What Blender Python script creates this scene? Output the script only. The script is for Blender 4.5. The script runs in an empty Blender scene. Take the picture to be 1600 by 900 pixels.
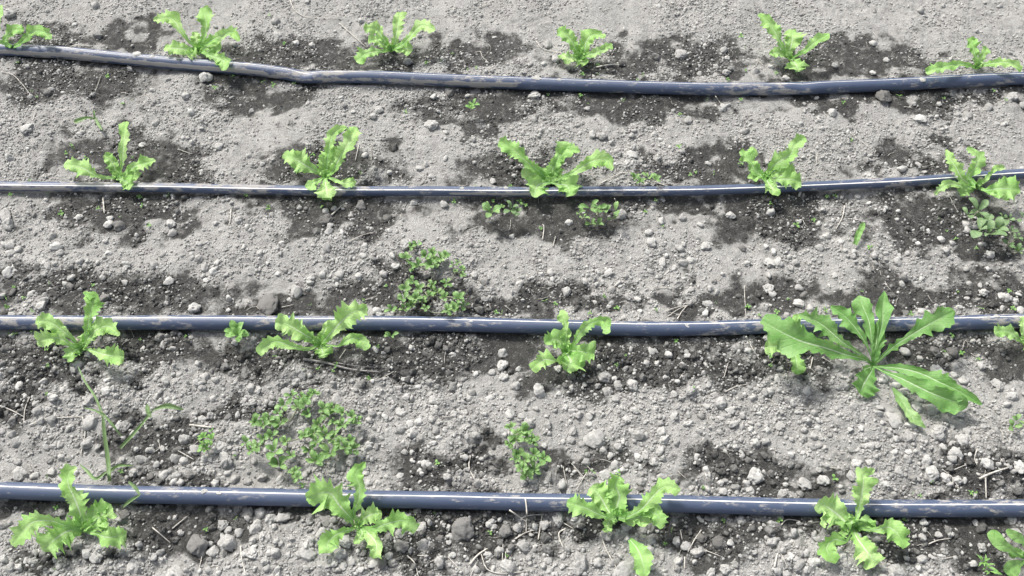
import bpy, math, random
import numpy as np
from mathutils import Vector, Matrix, Euler

R = random.Random(7)
rng = np.random.default_rng(7)
sc = bpy.context.scene
col = sc.collection

# ------------------------------------------------------------------ camera
F = 1500.0                                   # focal length in pixels of a 1600 x 900 picture
TH = math.radians(56.9)
D = 1.071
cam_loc = Vector((0, -D * math.cos(TH), D * math.sin(TH)))
cd = bpy.data.cameras.new("camera")
cam = bpy.data.objects.new("camera", cd)
col.objects.link(cam)
cam.location = cam_loc
cam.rotation_euler = (math.pi / 2 - TH, 0, 0)
cd.sensor_width = 36.0
cd.lens = F / 1600 * 36.0
cd.clip_start = 0.02
cd.clip_end = 200
sc.camera = cam

# ------------------------------------------------------------------ light
TO_SUN = Vector((-0.40, 0.48, 0.80)).normalized()
el = math.asin(TO_SUN.z)
az = math.atan2(TO_SUN.x, TO_SUN.y)
w = bpy.data.worlds.new("World")
sc.world = w
w.use_nodes = True
nt = w.node_tree
nt.nodes.clear()
sky = nt.nodes.new("ShaderNodeTexSky")
sky.sky_type = 'NISHITA'
sky.sun_disc = False
sky.sun_elevation = el
sky.sun_rotation = az
sky.dust_density = 4.0
sky.air_density = 0.8
sky.ozone_density = 0.6
bg = nt.nodes.new("ShaderNodeBackground")
bg.inputs['Strength'].default_value = 0.135
wo = nt.nodes.new("ShaderNodeOutputWorld")
hs_ = nt.nodes.new("ShaderNodeHueSaturation")          # thin white cloud over the whole sky
hs_.inputs['Saturation'].default_value = 0.4
nt.links.new(sky.outputs[0], hs_.inputs['Color'])
nt.links.new(hs_.outputs[0], bg.inputs['Color'])
nt.links.new(bg.outputs[0], wo.inputs['Surface'])
sd = bpy.data.lights.new("sun", 'SUN')
sd.energy = 2.55
sd.angle = math.radians(8)
sd.color = (1.0, 0.955, 0.89)
sun = bpy.data.objects.new("sun", sd)
col.objects.link(sun)
sun.rotation_euler = TO_SUN.to_track_quat('Z', 'Y').to_euler()
sun.location = (0, 0, 3)
sc.view_settings.view_transform = 'Standard'
sc.view_settings.look = 'None'
sc.view_settings.exposure = 0.75
sc.view_settings.gamma = 1.0

# ------------------------------------------------------------------ where a point of the photograph lies
SN, CS = math.sin(TH), math.cos(TH)


def P(px, py, z=0.0):
    a = (px - 800) / F
    b = (450 - py) / F
    dx, dy, dz = a, CS + SN * b, -SN + CS * b
    t = (z - cam_loc.z) / dz
    return Vector((cam_loc.x + dx * t, cam_loc.y + dy * t, z))


def mpp(px, py, z=0.0):
    p = P(px, py, z) - cam_loc
    return (p.y * CS - p.z * SN) / F


def px_of(x, y, z=0.0):
    """numpy: ground points to photograph pixels"""
    vx, vy, vz = x - cam_loc.x, y - cam_loc.y, z - cam_loc.z
    d = vy * CS - vz * SN
    u = vy * SN + vz * CS
    return 800 + F * vx / d, 450 - F * u / d


# ------------------------------------------------------------------ noise
_pt = np.random.default_rng(11)
PERM = np.concatenate([_pt.permutation(256)] * 3)
GA = _pt.random(256) * 2 * np.pi
GX, GY = np.cos(GA), np.sin(GA)
RND = _pt.random((256, 4))


def pn(x, y, seed=0):
    x = np.asarray(x, float) + seed * 17.13
    y = np.asarray(y, float) - seed * 9.71
    xi = np.floor(x).astype(int)
    yi = np.floor(y).astype(int)
    xf, yf = x - xi, y - yi
    u = xf ** 3 * (xf * (xf * 6 - 15) + 10)
    v = yf ** 3 * (yf * (yf * 6 - 15) + 10)

    def g(i, j):
        h = PERM[PERM[(xi + i) & 255] + ((yi + j) & 255)]
        return GX[h] * (xf - i) + GY[h] * (yf - j)
    a = g(0, 0) * (1 - u) + g(1, 0) * u
    b = g(0, 1) * (1 - u) + g(1, 1) * u
    return (a * (1 - v) + b * v) * 1.5


def fbm(x, y, cell, octs=3, seed=0):
    s = 0
    a = 1.0
    for k in range(octs):
        s = s + a * pn(x / cell, y / cell, seed + k * 3)
        cell = cell / 2.03
        a *= 0.5
    return s


def bumps(x, y, cell, seed=0):
    """rounded lumps of uneven size, one per cell at most; 0 where there is none"""
    gx, gy = x / cell + seed * 3.7, y / cell - seed * 5.3
    xi = np.floor(gx).astype(int)
    yi = np.floor(gy).astype(int)
    out = np.zeros_like(gx)
    for i in (-1, 0, 1):
        for j in (-1, 0, 1):
            h = PERM[PERM[(xi + i) & 255] + ((yi + j) & 255)]
            cx = xi + i + 0.15 + 0.7 * RND[h, 0]
            cy = yi + j + 0.15 + 0.7 * RND[h, 1]
            r = 0.25 + 0.42 * RND[h, 2] ** 1.5
            an = RND[h, 3] * 6.28
            dx, dy = gx - cx, gy - cy
            ex = (dx * np.cos(an) + dy * np.sin(an)) * 0.98
            ey = (-dx * np.sin(an) + dy * np.cos(an)) * 0.9
            d2 = (ex * ex + ey * ey) / (r * r)
            out = np.maximum(out, np.sqrt(np.clip(1 - d2, 0, 1)) * r)
    return out * cell


# ------------------------------------------------------------------ pipes: centre lines in the photograph
PIPES = [
    dict(r=0.0081, lift=0.0005, pts=[(0, 77), (100, 82), (200, 92), (300, 101), (400, 109), (445, 115), (478, 121), (505, 120), (600, 121), (700, 125),
                                (800, 129), (900, 133), (1000, 137), (1100, 139), (1200, 139), (1255, 138.5), (1300, 136), (1400, 132), (1500, 127), (1600, 122)]),
    dict(r=0.0058, lift=0.0030, pts=[(0, 291), (100, 291.5), (200, 293), (300, 294.5), (400, 296.5), (500, 298), (700, 299), (900, 299.5), (1000, 299),
                                (1100, 297.5), (1200, 294.5), (1300, 290), (1400, 285), (1500, 278), (1600, 271)]),
    dict(r=0.0079, lift=0.0005, pts=[(0, 504), (200, 504), (400, 504), (600, 505), (700, 507), (800, 509), (900, 511), (1000, 513), (1100, 513),
                                (1200, 510.5), (1300, 508), (1400, 506), (1500, 504), (1600, 501.5)]),
    dict(r=0.0083, lift=0.0005, pts=[(0, 766), (100, 769), (200, 772), (300, 774), (400, 776), (500, 778), (600, 780.5), (700, 782), (850, 784.5),
                                (1000, 787.5), (1200, 791), (1400, 794), (1600, 795)]),
]
for p in PIPES:
    zc = p['r'] + p['lift']
    pts = [P(a, b, zc) for a, b in p['pts']]
    a, b = pts[0], pts[1]
    c, d = pts[-1], pts[-2]
    left = [a + Vector((-k * 0.2, (a.y - b.y) / max(1e-6, abs(a.x - b.x)) * k * 0.1, 0)) for k in range(12, 0, -1)]
    right = [c + Vector((k * 0.2, (c.y - d.y) / max(1e-6, abs(c.x - d.x)) * k * 0.1, 0)) for k in range(1, 13)]
    allp = left + pts + right
    p['x'] = np.array([q.x for q in allp])
    p['y'] = np.array([q.y for q in allp])
    p['zc'] = zc
    p['ym'] = float(np.mean([q.y for q in pts]))


def pipe_y(k, x):
    return np.interp(x, PIPES[k]['x'], PIPES[k]['y'])


def pipe_dist(x, y):
    """distance to the nearest pipe axis minus its radius"""
    m = None
    for k in range(4):
        q = np.abs(y - pipe_y(k, x)) - PIPES[k]['r']
        m = q if m is None else np.minimum(m, q)
    return m


# ------------------------------------------------------------------ wet soil: where the drip water spread
WET = [(60, 55, 80, 25), (200, 62, 110, 26), (372, 84, 60, 26), (100, 128, 150, 42), (385, 135, 70, 26), (435, 158, 85, 34), (480, 84, 100, 30),
       (700, 84, 130, 28), (600, 104, 100, 18), (740, 168, 110, 38), (830, 150, 70, 20), (1060, 92, 150, 30), (960, 105, 120, 20), (1000, 165, 150, 32),
       (1360, 92, 130, 36), (1370, 158, 130, 22), (1260, 105, 80, 22), (1500, 148, 120, 14), (1240, 150, 80, 16),
       (185, 245, 135, 42), (270, 280, 70, 25), (185, 335, 150, 40), (520, 255, 120, 42), (525, 335, 130, 42), (395, 310, 60, 14), (820, 268, 110, 36),
       (860, 338, 150, 42), (1100, 265, 120, 32), (1210, 340, 130, 44), (1050, 315, 80, 14), (1440, 255, 110, 26), (1470, 345, 140, 52),
       (1540, 390, 80, 26), (100, 455, 140, 32), (250, 465, 90, 40), (450, 478, 130, 26), (620, 455, 130, 30), (740, 478, 120, 22), (860, 468, 110, 24),
       (1090, 470, 120, 26), (1220, 462, 90, 34), (1400, 462, 150, 32), (1550, 460, 90, 36),
       (50, 560, 90, 44), (230, 552, 130, 38), (420, 562, 140, 34), (640, 560, 150, 52), (790, 545, 80, 34), (900, 585, 90, 26), (1030, 568, 150, 50),
       (1220, 565, 110, 38), (1460, 545, 160, 34), (1570, 560, 70, 34), (30, 640, 60, 40), (100, 600, 60, 18), (245, 690, 110, 42), (380, 640, 60, 20),
       (690, 725, 110, 38), (930, 720, 90, 26), (1140, 735, 120, 36), (1520, 745, 110, 44), (1250, 765, 90, 16), (250, 755, 110, 16),
       (270, 830, 110, 44), (60, 805, 90, 20), (100, 870, 90, 18), (700, 822, 130, 46), (800, 840, 80, 34), (1100, 838, 110, 44), (1460, 838, 140, 42),
       (1360, 812, 90, 20), (1540, 880, 80, 30), (430, 798, 90, 14), (600, 800, 80, 18), (1230, 815, 80, 18), (620, 870, 60, 20), (940, 815, 90, 18)]


def wet_at(x, y):
    """0 dry .. 1 soaked"""
    X, Y = px_of(x, y)
    inside = (X > -60) & (X < 1660) & (Y > -40) & (Y < 940)
    wx = X + 42 * fbm(x, y, 0.055, 3, 5)
    wy = Y + 30 * fbm(x, y, 0.045, 3, 9)
    s = np.full(np.shape(x), -1.0)
    for cx, cy, rx, ry in WET:
        d = 1 - ((wx - cx) / rx) ** 2 - ((wy - cy) / ry) ** 2
        s = np.maximum(s, d)
    # beyond the picture the soaked strip follows the pipes
    pd = pipe_dist(x, y)
    t = 1 - (pd / 0.035) ** 2 + 1.5 * fbm(x, y, 0.12, 2, 31)
    s = np.where(inside, s, t)
    near = np.clip(1 - pd / 0.010, 0, 1) * 0.25
    far = np.clip((330 - Y) / 330, 0, 1) * 0.16
    v = s + 0.45 * fbm(x, y, 0.016, 4, 14) + near - far
    v = np.clip((v + 0.29) / 0.84, 0, 1)
    return v * v * (3 - 2 * v) * 0.5 + v * 0.5


# ------------------------------------------------------------------ relief
def relief(x, y, fine=True):
    h = 0.0050 * fbm(x, y, 0.26, 2, 1) + 0.0034 * fbm(x, y, 0.07, 2, 2)
    rough = np.clip(0.62 + 1.1 * fbm(x, y, 0.10, 2, 40), 0.12, 1.2)
    X, Y = px_of(x, y)
    rough = rough * np.clip(0.58 + (Y - 350) / 1500, 0.42, 0.95)
    if fine:
        h = h + 0.0026 * rough * fbm(x, y, 0.020, 4, 3)
        b = bumps(x, y, 0.0125, 1) * 0.95 * np.clip(rough - 0.25, 0, 1)
        c = bumps(x, y, 0.0072, 2) * 0.95 * np.clip(rough + 0.05, 0, 1)
        h = h + np.maximum(b, c)
        h = h + 0.00045 * fbm(x, y, 0.0045, 2, 8)
    pd = pipe_dist(x, y)
    m = np.clip((pd + 0.001) / 0.016, 0, 1)
    m = m * m * (3 - 2 * m)
    h = h * (0.12 + 0.88 * m) - 0.0008 * (1 - m)
    # soil banked against the pipes here and there
    h = h + np.where(pd > 0, 0.0042, 0.001) * np.exp(-(pd / 0.008) ** 2) * np.clip(0.35 + 1.3 * fbm(x, y, 0.05, 2, 90), 0, 1)
    h = h - 0.0012 * wet_at(x, y) * m
    return h


def graded(lo, hi, step, far):
    core = np.arange(lo, hi + step / 2, step)
    ext = []
    s, p = step * 1.3, 0.0
    while p < far:
        p += s
        s *= 1.28
        ext.append(p)
    ext = np.array(ext)
    return np.concatenate([(core[0] - ext)[::-1], core, core[-1] + ext])


ylo, yhi = P(800, 905).y - 0.03, P(800, -5).y + 0.05
gx = graded(-0.80, 0.80, 0.0021, 30)
gy = graded(ylo, yhi, 0.0021, 30)
GXm, GYm = np.meshgrid(gx, gy)
gz = relief(GXm, GYm)
gw = wet_at(GXm, GYm)


def lookup(G, x, y):
    x = np.asarray(x, float)
    y = np.asarray(y, float)
    i = np.clip(np.searchsorted(gx, x) - 1, 0, len(gx) - 2)
    j = np.clip(np.searchsorted(gy, y) - 1, 0, len(gy) - 2)
    u = np.clip((x - gx[i]) / (gx[i + 1] - gx[i]), 0, 1)
    v = np.clip((y - gy[j]) / (gy[j + 1] - gy[j]), 0, 1)
    return (G[j, i] * (1 - u) + G[j, i + 1] * u) * (1 - v) + (G[j + 1, i] * (1 - u) + G[j + 1, i + 1] * u) * v


def height(x, y):
    return lookup(gz, x, y)


def wetness(x, y):
    return lookup(gw, x, y)


def H1(x, y):
    return float(lookup(gz, x, y))


# ------------------------------------------------------------------ node helpers
def material(name):
    m = bpy.data.materials.new(name)
    m.use_nodes = True
    t = m.node_tree
    t.nodes.clear()
    out = t.nodes.new("ShaderNodeOutputMaterial")
    b = t.nodes.new("ShaderNodeBsdfPrincipled")
    t.links.new(b.outputs[0], out.inputs[0])
    return m, t, b, out


def N(t, kind, **kw):
    n = t.nodes.new(kind)
    for k, v in kw.items():
        if k.startswith('i_'):
            n.inputs[k[2:].replace('_', ' ')].default_value = v
        else:
            setattr(n, k, v)
    return n


def mixc(t, fac, a, b, mode='MIX'):
    n = t.nodes.new("ShaderNodeMix")
    n.data_type = 'RGBA'
    n.blend_type = mode
    for sock, v in ((0, fac), (6, a), (7, b)):
        if isinstance(v, (int, float)):
            n.inputs[sock].default_value = v
        elif isinstance(v, tuple):
            n.inputs[sock].default_value = (*v, 1)
        else:
            t.links.new(v, n.inputs[sock])
    return n.outputs[2]


def math_(t, op, a, b=None, c=None, clamp=False):
    n = t.nodes.new("ShaderNodeMath")
    n.operation = op
    n.use_clamp = clamp
    for i, v in enumerate((a, b, c)):
        if v is None:
            continue
        if isinstance(v, (int, float)):
            n.inputs[i].default_value = v
        else:
            t.links.new(v, n.inputs[i])
    return n.outputs[0]


def maprange(t, v, a, b, c=0.0, d=1.0):
    n = t.nodes.new("ShaderNodeMapRange")
    t.links.new(v, n.inputs[0])
    for i, q in enumerate((a, b, c, d)):
        n.inputs[i + 1].default_value = q
    return n.outputs[0]


def noise(t, vec, scale, detail=3, rough=0.55):
    n = t.nodes.new("ShaderNodeTexNoise")
    n.inputs['Scale'].default_value = scale
    n.inputs['Detail'].default_value = detail
    n.inputs['Roughness'].default_value = rough
    if vec is not None:
        t.links.new(vec, n.inputs['Vector'])
    return n.outputs[0]


DRY_A, DRY_B, DRY_C = (0.264, 0.261, 0.249), (0.374, 0.371, 0.356), (0.487, 0.484, 0.466)
WET_A, WET_B = (0.020, 0.020, 0.019), (0.080, 0.080, 0.076)


def soil_material(name, clod=False):
    m, t, b, out = material(name)
    geo = N(t, "ShaderNodeNewGeometry")
    pos = geo.outputs['Position']
    n1 = noise(t, pos, 38, 3)
    n2 = noise(t, pos, 420, 3, 0.65)
    n3 = noise(t, pos, 1300, 2, 0.6)
    n4 = noise(t, pos, 130, 3, 0.6)
    dry = mixc(t, maprange(t, n1, 0.3, 0.7), DRY_A, DRY_B)
    dry = mixc(t, maprange(t, n2, 0.42, 0.80), dry, DRY_C)
    dry = mixc(t, maprange(t, n3, 0.25, 0.47, 0.42, 0.0), dry, (0.085, 0.085, 0.08))  # shade of the gaps between crumbs, painted into the colour as dark flecks
    wet = mixc(t, maprange(t, n2, 0.35, 0.7), WET_A, WET_B)
    wet = mixc(t, maprange(t, n3, 0.60, 0.80, 0, 0.5), wet, (0.24, 0.235, 0.225))
    at = N(t, "ShaderNodeAttribute", attribute_name='wet')
    if clod:
        at.attribute_type = 'INSTANCER'
        tone = N(t, "ShaderNodeAttribute", attribute_name='tone')
        tone.attribute_type = 'INSTANCER'
        f = at.outputs['Fac']
        # tone 0 = as the soil, towards 1 = bleached, towards -1 = darker
        tp = math_(t, 'MAXIMUM', tone.outputs['Fac'], 0.0)
        dry = mixc(t, tp, dry, (0.60, 0.60, 0.57))
        tn = math_(t, 'MULTIPLY', math_(t, 'MINIMUM', tone.outputs['Fac'], 0.0), -1.0)
        dry = mixc(t, tn, dry, (0.10, 0.097, 0.092))
        fac = math_(t, 'ADD', f, maprange(t, n4, 0.3, 0.7, -0.18, 0.18), clamp=True)
    else:
        f = at.outputs['Fac']
        k = math_(t, 'ADD', f, maprange(t, n4, 0.25, 0.75, -0.42, 0.42))
        k = math_(t, 'ADD', k, maprange(t, n2, 0.3, 0.7, -0.42, 0.42))
        fac = maprange(t, k, 0.08, 0.92)
    c = mixc(t, fac, dry, wet)
    t.links.new(c, b.inputs['Base Color'])
    rg = maprange(t, fac, 0, 1, 0.95, 0.72)
    t.links.new(rg, b.inputs['Roughness'])
    b.inputs['Specular IOR Level'].default_value = 0.25
    hs = math_(t, 'ADD', math_(t, 'MULTIPLY', n2, 1.0), math_(t, 'MULTIPLY', n3, 0.45))
    bp = N(t, "ShaderNodeBump")
    bp.inputs['Strength'].default_value = 0.9 if not clod else 0.6
    bp.inputs['Distance'].default_value = 0.0030 if not clod else 0.0013
    t.links.new(hs, bp.inputs['Height'])
    t.links.new(bp.outputs[0], b.inputs['Normal'])
    return m


M_SOIL = soil_material("soil")
M_CLOD = soil_material("soil_clod", True)


def tag(o, label=None, cat=None, group=None, kind=None):
    if label:
        o['label'] = label
    if cat:
        o['category'] = cat
    if group:
        o['group'] = group
    if kind:
        o['kind'] = kind
    return o


def mesh_np(name, verts, faces, mat=None, smooth=True):
    me = bpy.data.meshes.new(name)
    me.from_pydata(verts, [], faces)
    if smooth:
        me.polygons.foreach_set('use_smooth', [True] * len(me.polygons))
    if mat:
        me.materials.append(mat)
    me.update()
    return me


def link(name, me, parent=None, loc=None):
    o = bpy.data.objects.new(name, me)
    col.objects.link(o)
    if parent is not None:
        o.parent = parent
    if loc is not None:
        o.location = loc
    return o


# ------------------------------------------------------------------ ground
V = np.stack([GXm.ravel(), GYm.ravel(), gz.ravel()], 1)
nx, ny = len(gx), len(gy)
idx = np.arange(nx * ny).reshape(ny, nx)
Fq = np.stack([idx[:-1, :-1].ravel(), idx[:-1, 1:].ravel(), idx[1:, 1:].ravel(), idx[1:, :-1].ravel()], 1)
me = bpy.data.meshes.new("soil_ground")
me.vertices.add(len(V))
me.vertices.foreach_set('co', V.ravel())
me.loops.add(Fq.size)
me.loops.foreach_set('vertex_index', Fq.ravel())
me.polygons.add(len(Fq))
me.polygons.foreach_set('loop_start', np.arange(0, Fq.size, 4))
me.polygons.foreach_set('use_smooth', np.ones(len(Fq), bool))
me.update(calc_edges=True)
a = me.attributes.new('wet', 'FLOAT', 'POINT')
a.data.foreach_set('value', gw.ravel())
me.materials.append(M_SOIL)
tag(link("ground", me), kind='structure')

# ------------------------------------------------------------------ pipes
def pipe_material(name, dust, seed):
    m, t, b, out = material(name)
    tc = N(t, "ShaderNodeTexCoord")
    mp = N(t, "ShaderNodeMapping")
    mp.inputs['Location'].default_value = (seed * 3.1, seed, 0)
    mp.inputs['Scale'].default_value = (0.8, 4.5, 4.5)
    t.links.new(tc.outputs['Object'], mp.inputs[0])
    a = noise(t, mp.outputs[0], 9, 4, 0.6)
    mp2 = N(t, "ShaderNodeMapping")
    mp2.inputs['Scale'].default_value = (0.85, 2.2, 2.2)
    t.links.new(tc.outputs['Object'], mp2.inputs[0])
    bn = noise(t, mp2.outputs[0], 70, 4, 0.7)
    cn = noise(t, tc.outputs['Object'], 700, 2, 0.6)
    s = math_(t, 'ADD', math_(t, 'MULTIPLY', a, 0.45), math_(t, 'MULTIPLY', bn, 0.55))
    f = maprange(t, s, 0.60 - dust, 0.66 - dust)
    f = math_(t, 'MULTIPLY', f, maprange(t, cn, 0.3, 0.55, 0.55, 0.95))
    film = maprange(t, bn, 0.3, 0.8, 0.03, 0.35)
    da = N(t, "ShaderNodeAttribute", attribute_name='dust')
    band = maprange(t, math_(t, 'ADD', da.outputs['Fac'], maprange(t, bn, 0.3, 0.7, -0.3, 0.3)), 0.45, 0.62)
    f = math_(t, 'MAXIMUM', f, math_(t, 'MULTIPLY', band, 0.92))
    basec = mixc(t, film, (0.050, 0.073, 0.132), (0.115, 0.14, 0.195))
    c = mixc(t, f, basec, (0.33, 0.315, 0.295))
    t.links.new(c, b.inputs['Base Color'])
    t.links.new(maprange(t, f, 0, 1, 0.55, 0.9), b.inputs['Roughness'])
    b.inputs['Specular IOR Level'].default_value = 0.5
    t.links.new(maprange(t, f, 0, 1, 0.15, 0.0), b.inputs['Coat Weight'])
    b.inputs['Coat Roughness'].default_value = 0.28
    bp = N(t, "ShaderNodeBump")
    bp.inputs['Strength'].default_value = 0.25
    bp.inputs['Distance'].default_value = 0.0006
    t.links.new(math_(t, 'ADD', math_(t, 'MULTIPLY', f, 0.8), math_(t, 'MULTIPLY', cn, 0.3)), bp.inputs['Height'])
    t.links.new(bp.outputs[0], b.inputs['Normal'])
    return m


M_STRIPE, t_, b_, o_ = material("pipe_stripe")
tc_ = N(t_, "ShaderNodeTexCoord")
na_ = noise(t_, tc_.outputs['Object'], 60, 4, 0.7)
t_.links.new(mixc(t_, maprange(t_, na_, 0.52, 0.72), (0.88, 0.87, 0.84), (0.5, 0.48, 0.45)), b_.inputs['Base Color'])
b_.inputs['Roughness'].default_value = 0.4
PIPE_LABEL = ["farthest blue-grey drip pipe, dusty on its left and kinked left of the middle",
              "thinnest blue-grey drip pipe, the second from the top, lifted a little off the soil",
              "blue-grey drip pipe passing behind the large dandelion-like weed",
              "nearest blue-grey drip pipe, in front of all the other pipes"]
PIPE_SHORT = ["farthest pipe", "thin second pipe", "third pipe", "nearest pipe"]
for k, p in enumerate(PIPES):
    xs = np.concatenate([np.arange(p['x'][0], -0.8, 0.05), np.arange(-0.8, 0.8, 0.006), np.arange(0.8, p['x'][-1], 0.05)])
    # smooth the polyline
    yy = np.interp(xs, p['x'], p['y'])
    kern = np.array([1, 2, 3, 2, 1]) / 9.0
    yy = yy + 0.0011 * pn(xs * 5.5, np.full(len(xs), k * 7.0 + 1), 21) * (np.abs(xs) < 0.9)
    yy = np.convolve(np.pad(yy, 2, 'edge'), kern, 'valid')
    if k != 0:
        yy = np.convolve(np.pad(yy, 2, 'edge'), kern, 'valid')
    X0, _ = px_of(xs, yy)
    r = p['r']
    n = 32

    def ring_point(i, a_, grow=0.0):
        x, y = xs[i], yy[i]
        kn = 0.0
        if k == 0:
            kn = math.exp(-((X0[i] - 478) / 14) ** 2) + 0.45 * math.exp(-((X0[i] - 1252) / 14) ** 2)
        zc = p['zc'] + 0.0006 * float(WOB[i, 0])
        wob = 1 + 0.012 * float(WOB[i, 1])
        dy = (yy[min(i + 1, len(xs) - 1)] - yy[max(i - 1, 0)]) / (xs[min(i + 1, len(xs) - 1)] - xs[max(i - 1, 0)])
        tl = math.hypot(1, dy)
        cy, cz = math.cos(a_), math.sin(a_)
        sz = 1 - 0.42 * kn * (0.5 + 0.5 * cz)
        sy = 1 + 0.10 * kn
        flat = 1 - 0.08 * kn * math.cos(a_ * 2)
        o_ = cy * (r + grow) * sy * wob
        return (x - o_ * dy / tl, y + o_ / tl, zc + cz * (r + grow) * sz * flat * wob)

    WOB = np.stack([pn(xs * 7, np.full(len(xs), k * 5.0), 3), pn(xs * 25, np.full(len(xs), k * 3.0), 6)], 1)
    vs, fs, du = [], [], []
    for i in range(len(xs)):
        X_ = X0[i]
        if k == 0:
            st = 1.0 if X_ < 420 else (0.62 if X_ < 700 else (1.0 if X_ < 800 else 0.1))
        elif k == 1:
            st = 0.75 if X_ < 120 or 700 < X_ < 830 else 0.2
        else:
            st = 0.28
        for j in range(n):
            a_ = 2 * math.pi * j / n
            # dust settled on the near side: 90 degrees is the top, 180 is level with the near side
            du.append(math.exp(-((math.degrees(a_) - 158) / 24) ** 4) * st)
            vs.append(ring_point(i, a_))
        if i:
            for j in range(n):
                q = (i - 1) * n
                fs.append((q + j, q + n + j, q + n + (j + 1) % n, q + (j + 1) % n))
    ca, hw_ = ((84, 2.4), (116, 6.5), (81, 3.6), (84, 3.8))[k]
    svs, sfs = [], []
    prof = [(-1, 0.0), (-0.8, 0.00022), (0, 0.0003), (0.8, 0.00022), (1, 0.0)]
    for i in range(len(xs)):
        wv = 1 + 0.25 * float(WOB[i, 1])
        for (q_, g_) in prof:
            svs.append(ring_point(i, math.radians(ca + 1.5 * float(WOB[i, 0]) + q_ * hw_ * wv), g_))
        if i:
            for j in range(4):
                b0 = (i - 1) * 5 + j
                sfs.append((b0, b0 + 5, b0 + 6, b0 + 1))
    m = pipe_material("pipe_plastic_%s" % "abcd"[k], (0.07, 0.076, 0.072, 0.072)[k], k * 2.3 + 1)
    o = link("drip_pipe", mesh_np("drip_pipe", vs, fs, m))
    at_ = o.data.attributes.new('dust', 'FLOAT', 'POINT')
    at_.data.foreach_set('value', du)
    link("stripe", mesh_np("stripe", svs, sfs, M_STRIPE), o)
    tag(o, PIPE_LABEL[k], "pipe", "drip pipes laid across the soil")

# ------------------------------------------------------------------ clod shapes
import bmesh


def clod_mesh(name, seed, sub, angular=0.0, squash=0.75):
    bm = bmesh.new()
    bmesh.ops.create_icosphere(bm, subdivisions=sub, radius=1.0)
    rr = random.Random(seed)
    planes = []
    for _ in range(rr.randint(5, 8)):
        d = Vector((rr.gauss(0, 1), rr.gauss(0, 1), rr.gauss(0, 1))).normalized()
        planes.append((d, rr.uniform(0.55, 0.85)))
    from mathutils import noise as mn
    off = Vector((seed * 3.3, seed * 1.7, seed * 0.9))
    sx, sy = rr.uniform(0.8, 1.25), rr.uniform(0.75, 1.1)
    for v in bm.verts:
        c = v.co.normalized()
        rad = 1 + 0.42 * mn.noise(c * 1.3 + off) + 0.26 * mn.noise(c * 2.7 + off) + 0.13 * mn.noise(c * 6.0 + off)
        c = c * rad
        for d, h in planes:
            e = c.dot(d) - h
            if e > 0:
                c = c - d * e * (0.55 + 0.4 * angular)
        v.co = Vector((c.x * sx, c.y * sy, c.z * squash * (1.0 if c.z > 0 else 0.8)))
    me = bpy.data.meshes.new(name)
    bm.to_mesh(me)
    bm.free()
    me.polygons.foreach_set('use_smooth', [True] * len(me.polygons))
    me.materials.append(M_CLOD)
    return me


BIG = [clod_mesh("soil_clod_shape", 100 + i, 4, R.random(), 0.6 + 0.25 * R.random()) for i in range(18)]
SMALL = [clod_mesh("small_clod_shape", 200 + i, 3, R.random(), 0.85) for i in range(14)]
TINY = [clod_mesh("crumb_shape", 300 + i, 2, R.random(), 0.85) for i in range(10)]


def scatter(name, meshes, x, y, z, scl, rot, wet, tone):
    lib = bpy.data.collections.new(name + "_shapes")
    for i, me in enumerate(meshes):
        lib.objects.link(bpy.data.objects.new("%s_shape_%02d" % (name, i), me))
    me = bpy.data.meshes.new(name)
    n = len(x)
    me.vertices.add(n)
    me.vertices.foreach_set('co', np.stack([x, y, z], 1).ravel())

    def attr(nm, ty, arr, key='value'):
        at = me.attributes.new(nm, ty, 'POINT')
        at.data.foreach_set(key, np.ascontiguousarray(arr).ravel())
    attr('scl', 'FLOAT_VECTOR', scl, 'vector')
    attr('rot', 'FLOAT_VECTOR', rot, 'vector')
    attr('wet', 'FLOAT', wet)
    attr('tone', 'FLOAT', tone)
    attr('var', 'INT', rng.integers(0, len(meshes), n))
    o = link(name, me)
    g = bpy.data.node_groups.new(name + "_nodes", 'GeometryNodeTree')
    g.interface.new_socket(name="Geometry", in_out='INPUT', socket_type='NodeSocketGeometry')
    g.interface.new_socket(name="Geometry", in_out='OUTPUT', socket_type='NodeSocketGeometry')
    gi, go = g.nodes.new("NodeGroupInput"), g.nodes.new("NodeGroupOutput")
    ci = g.nodes.new("GeometryNodeCollectionInfo")
    ci.inputs[0].default_value = lib
    ci.inputs['Separate Children'].default_value = True
    ip = g.nodes.new("GeometryNodeInstanceOnPoints")
    ip.inputs['Pick Instance'].default_value = True

    def na(nm, ty):
        q = g.nodes.new("GeometryNodeInputNamedAttribute")
        q.data_type = ty
        q.inputs[0].default_value = nm
        return q.outputs[0]
    L = g.links.new
    L(gi.outputs[0], ip.inputs['Points'])
    L(ci.outputs[0], ip.inputs['Instance'])
    L(na('var', 'INT'), ip.inputs['Instance Index'])
    L(na('rot', 'FLOAT_VECTOR'), ip.inputs['Rotation'])
    L(na('scl', 'FLOAT_VECTOR'), ip.inputs['Scale'])
    L(ip.outputs[0], go.inputs[0])
    md = o.modifiers.new("scatter", 'NODES')
    md.node_group = g
    return o


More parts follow.
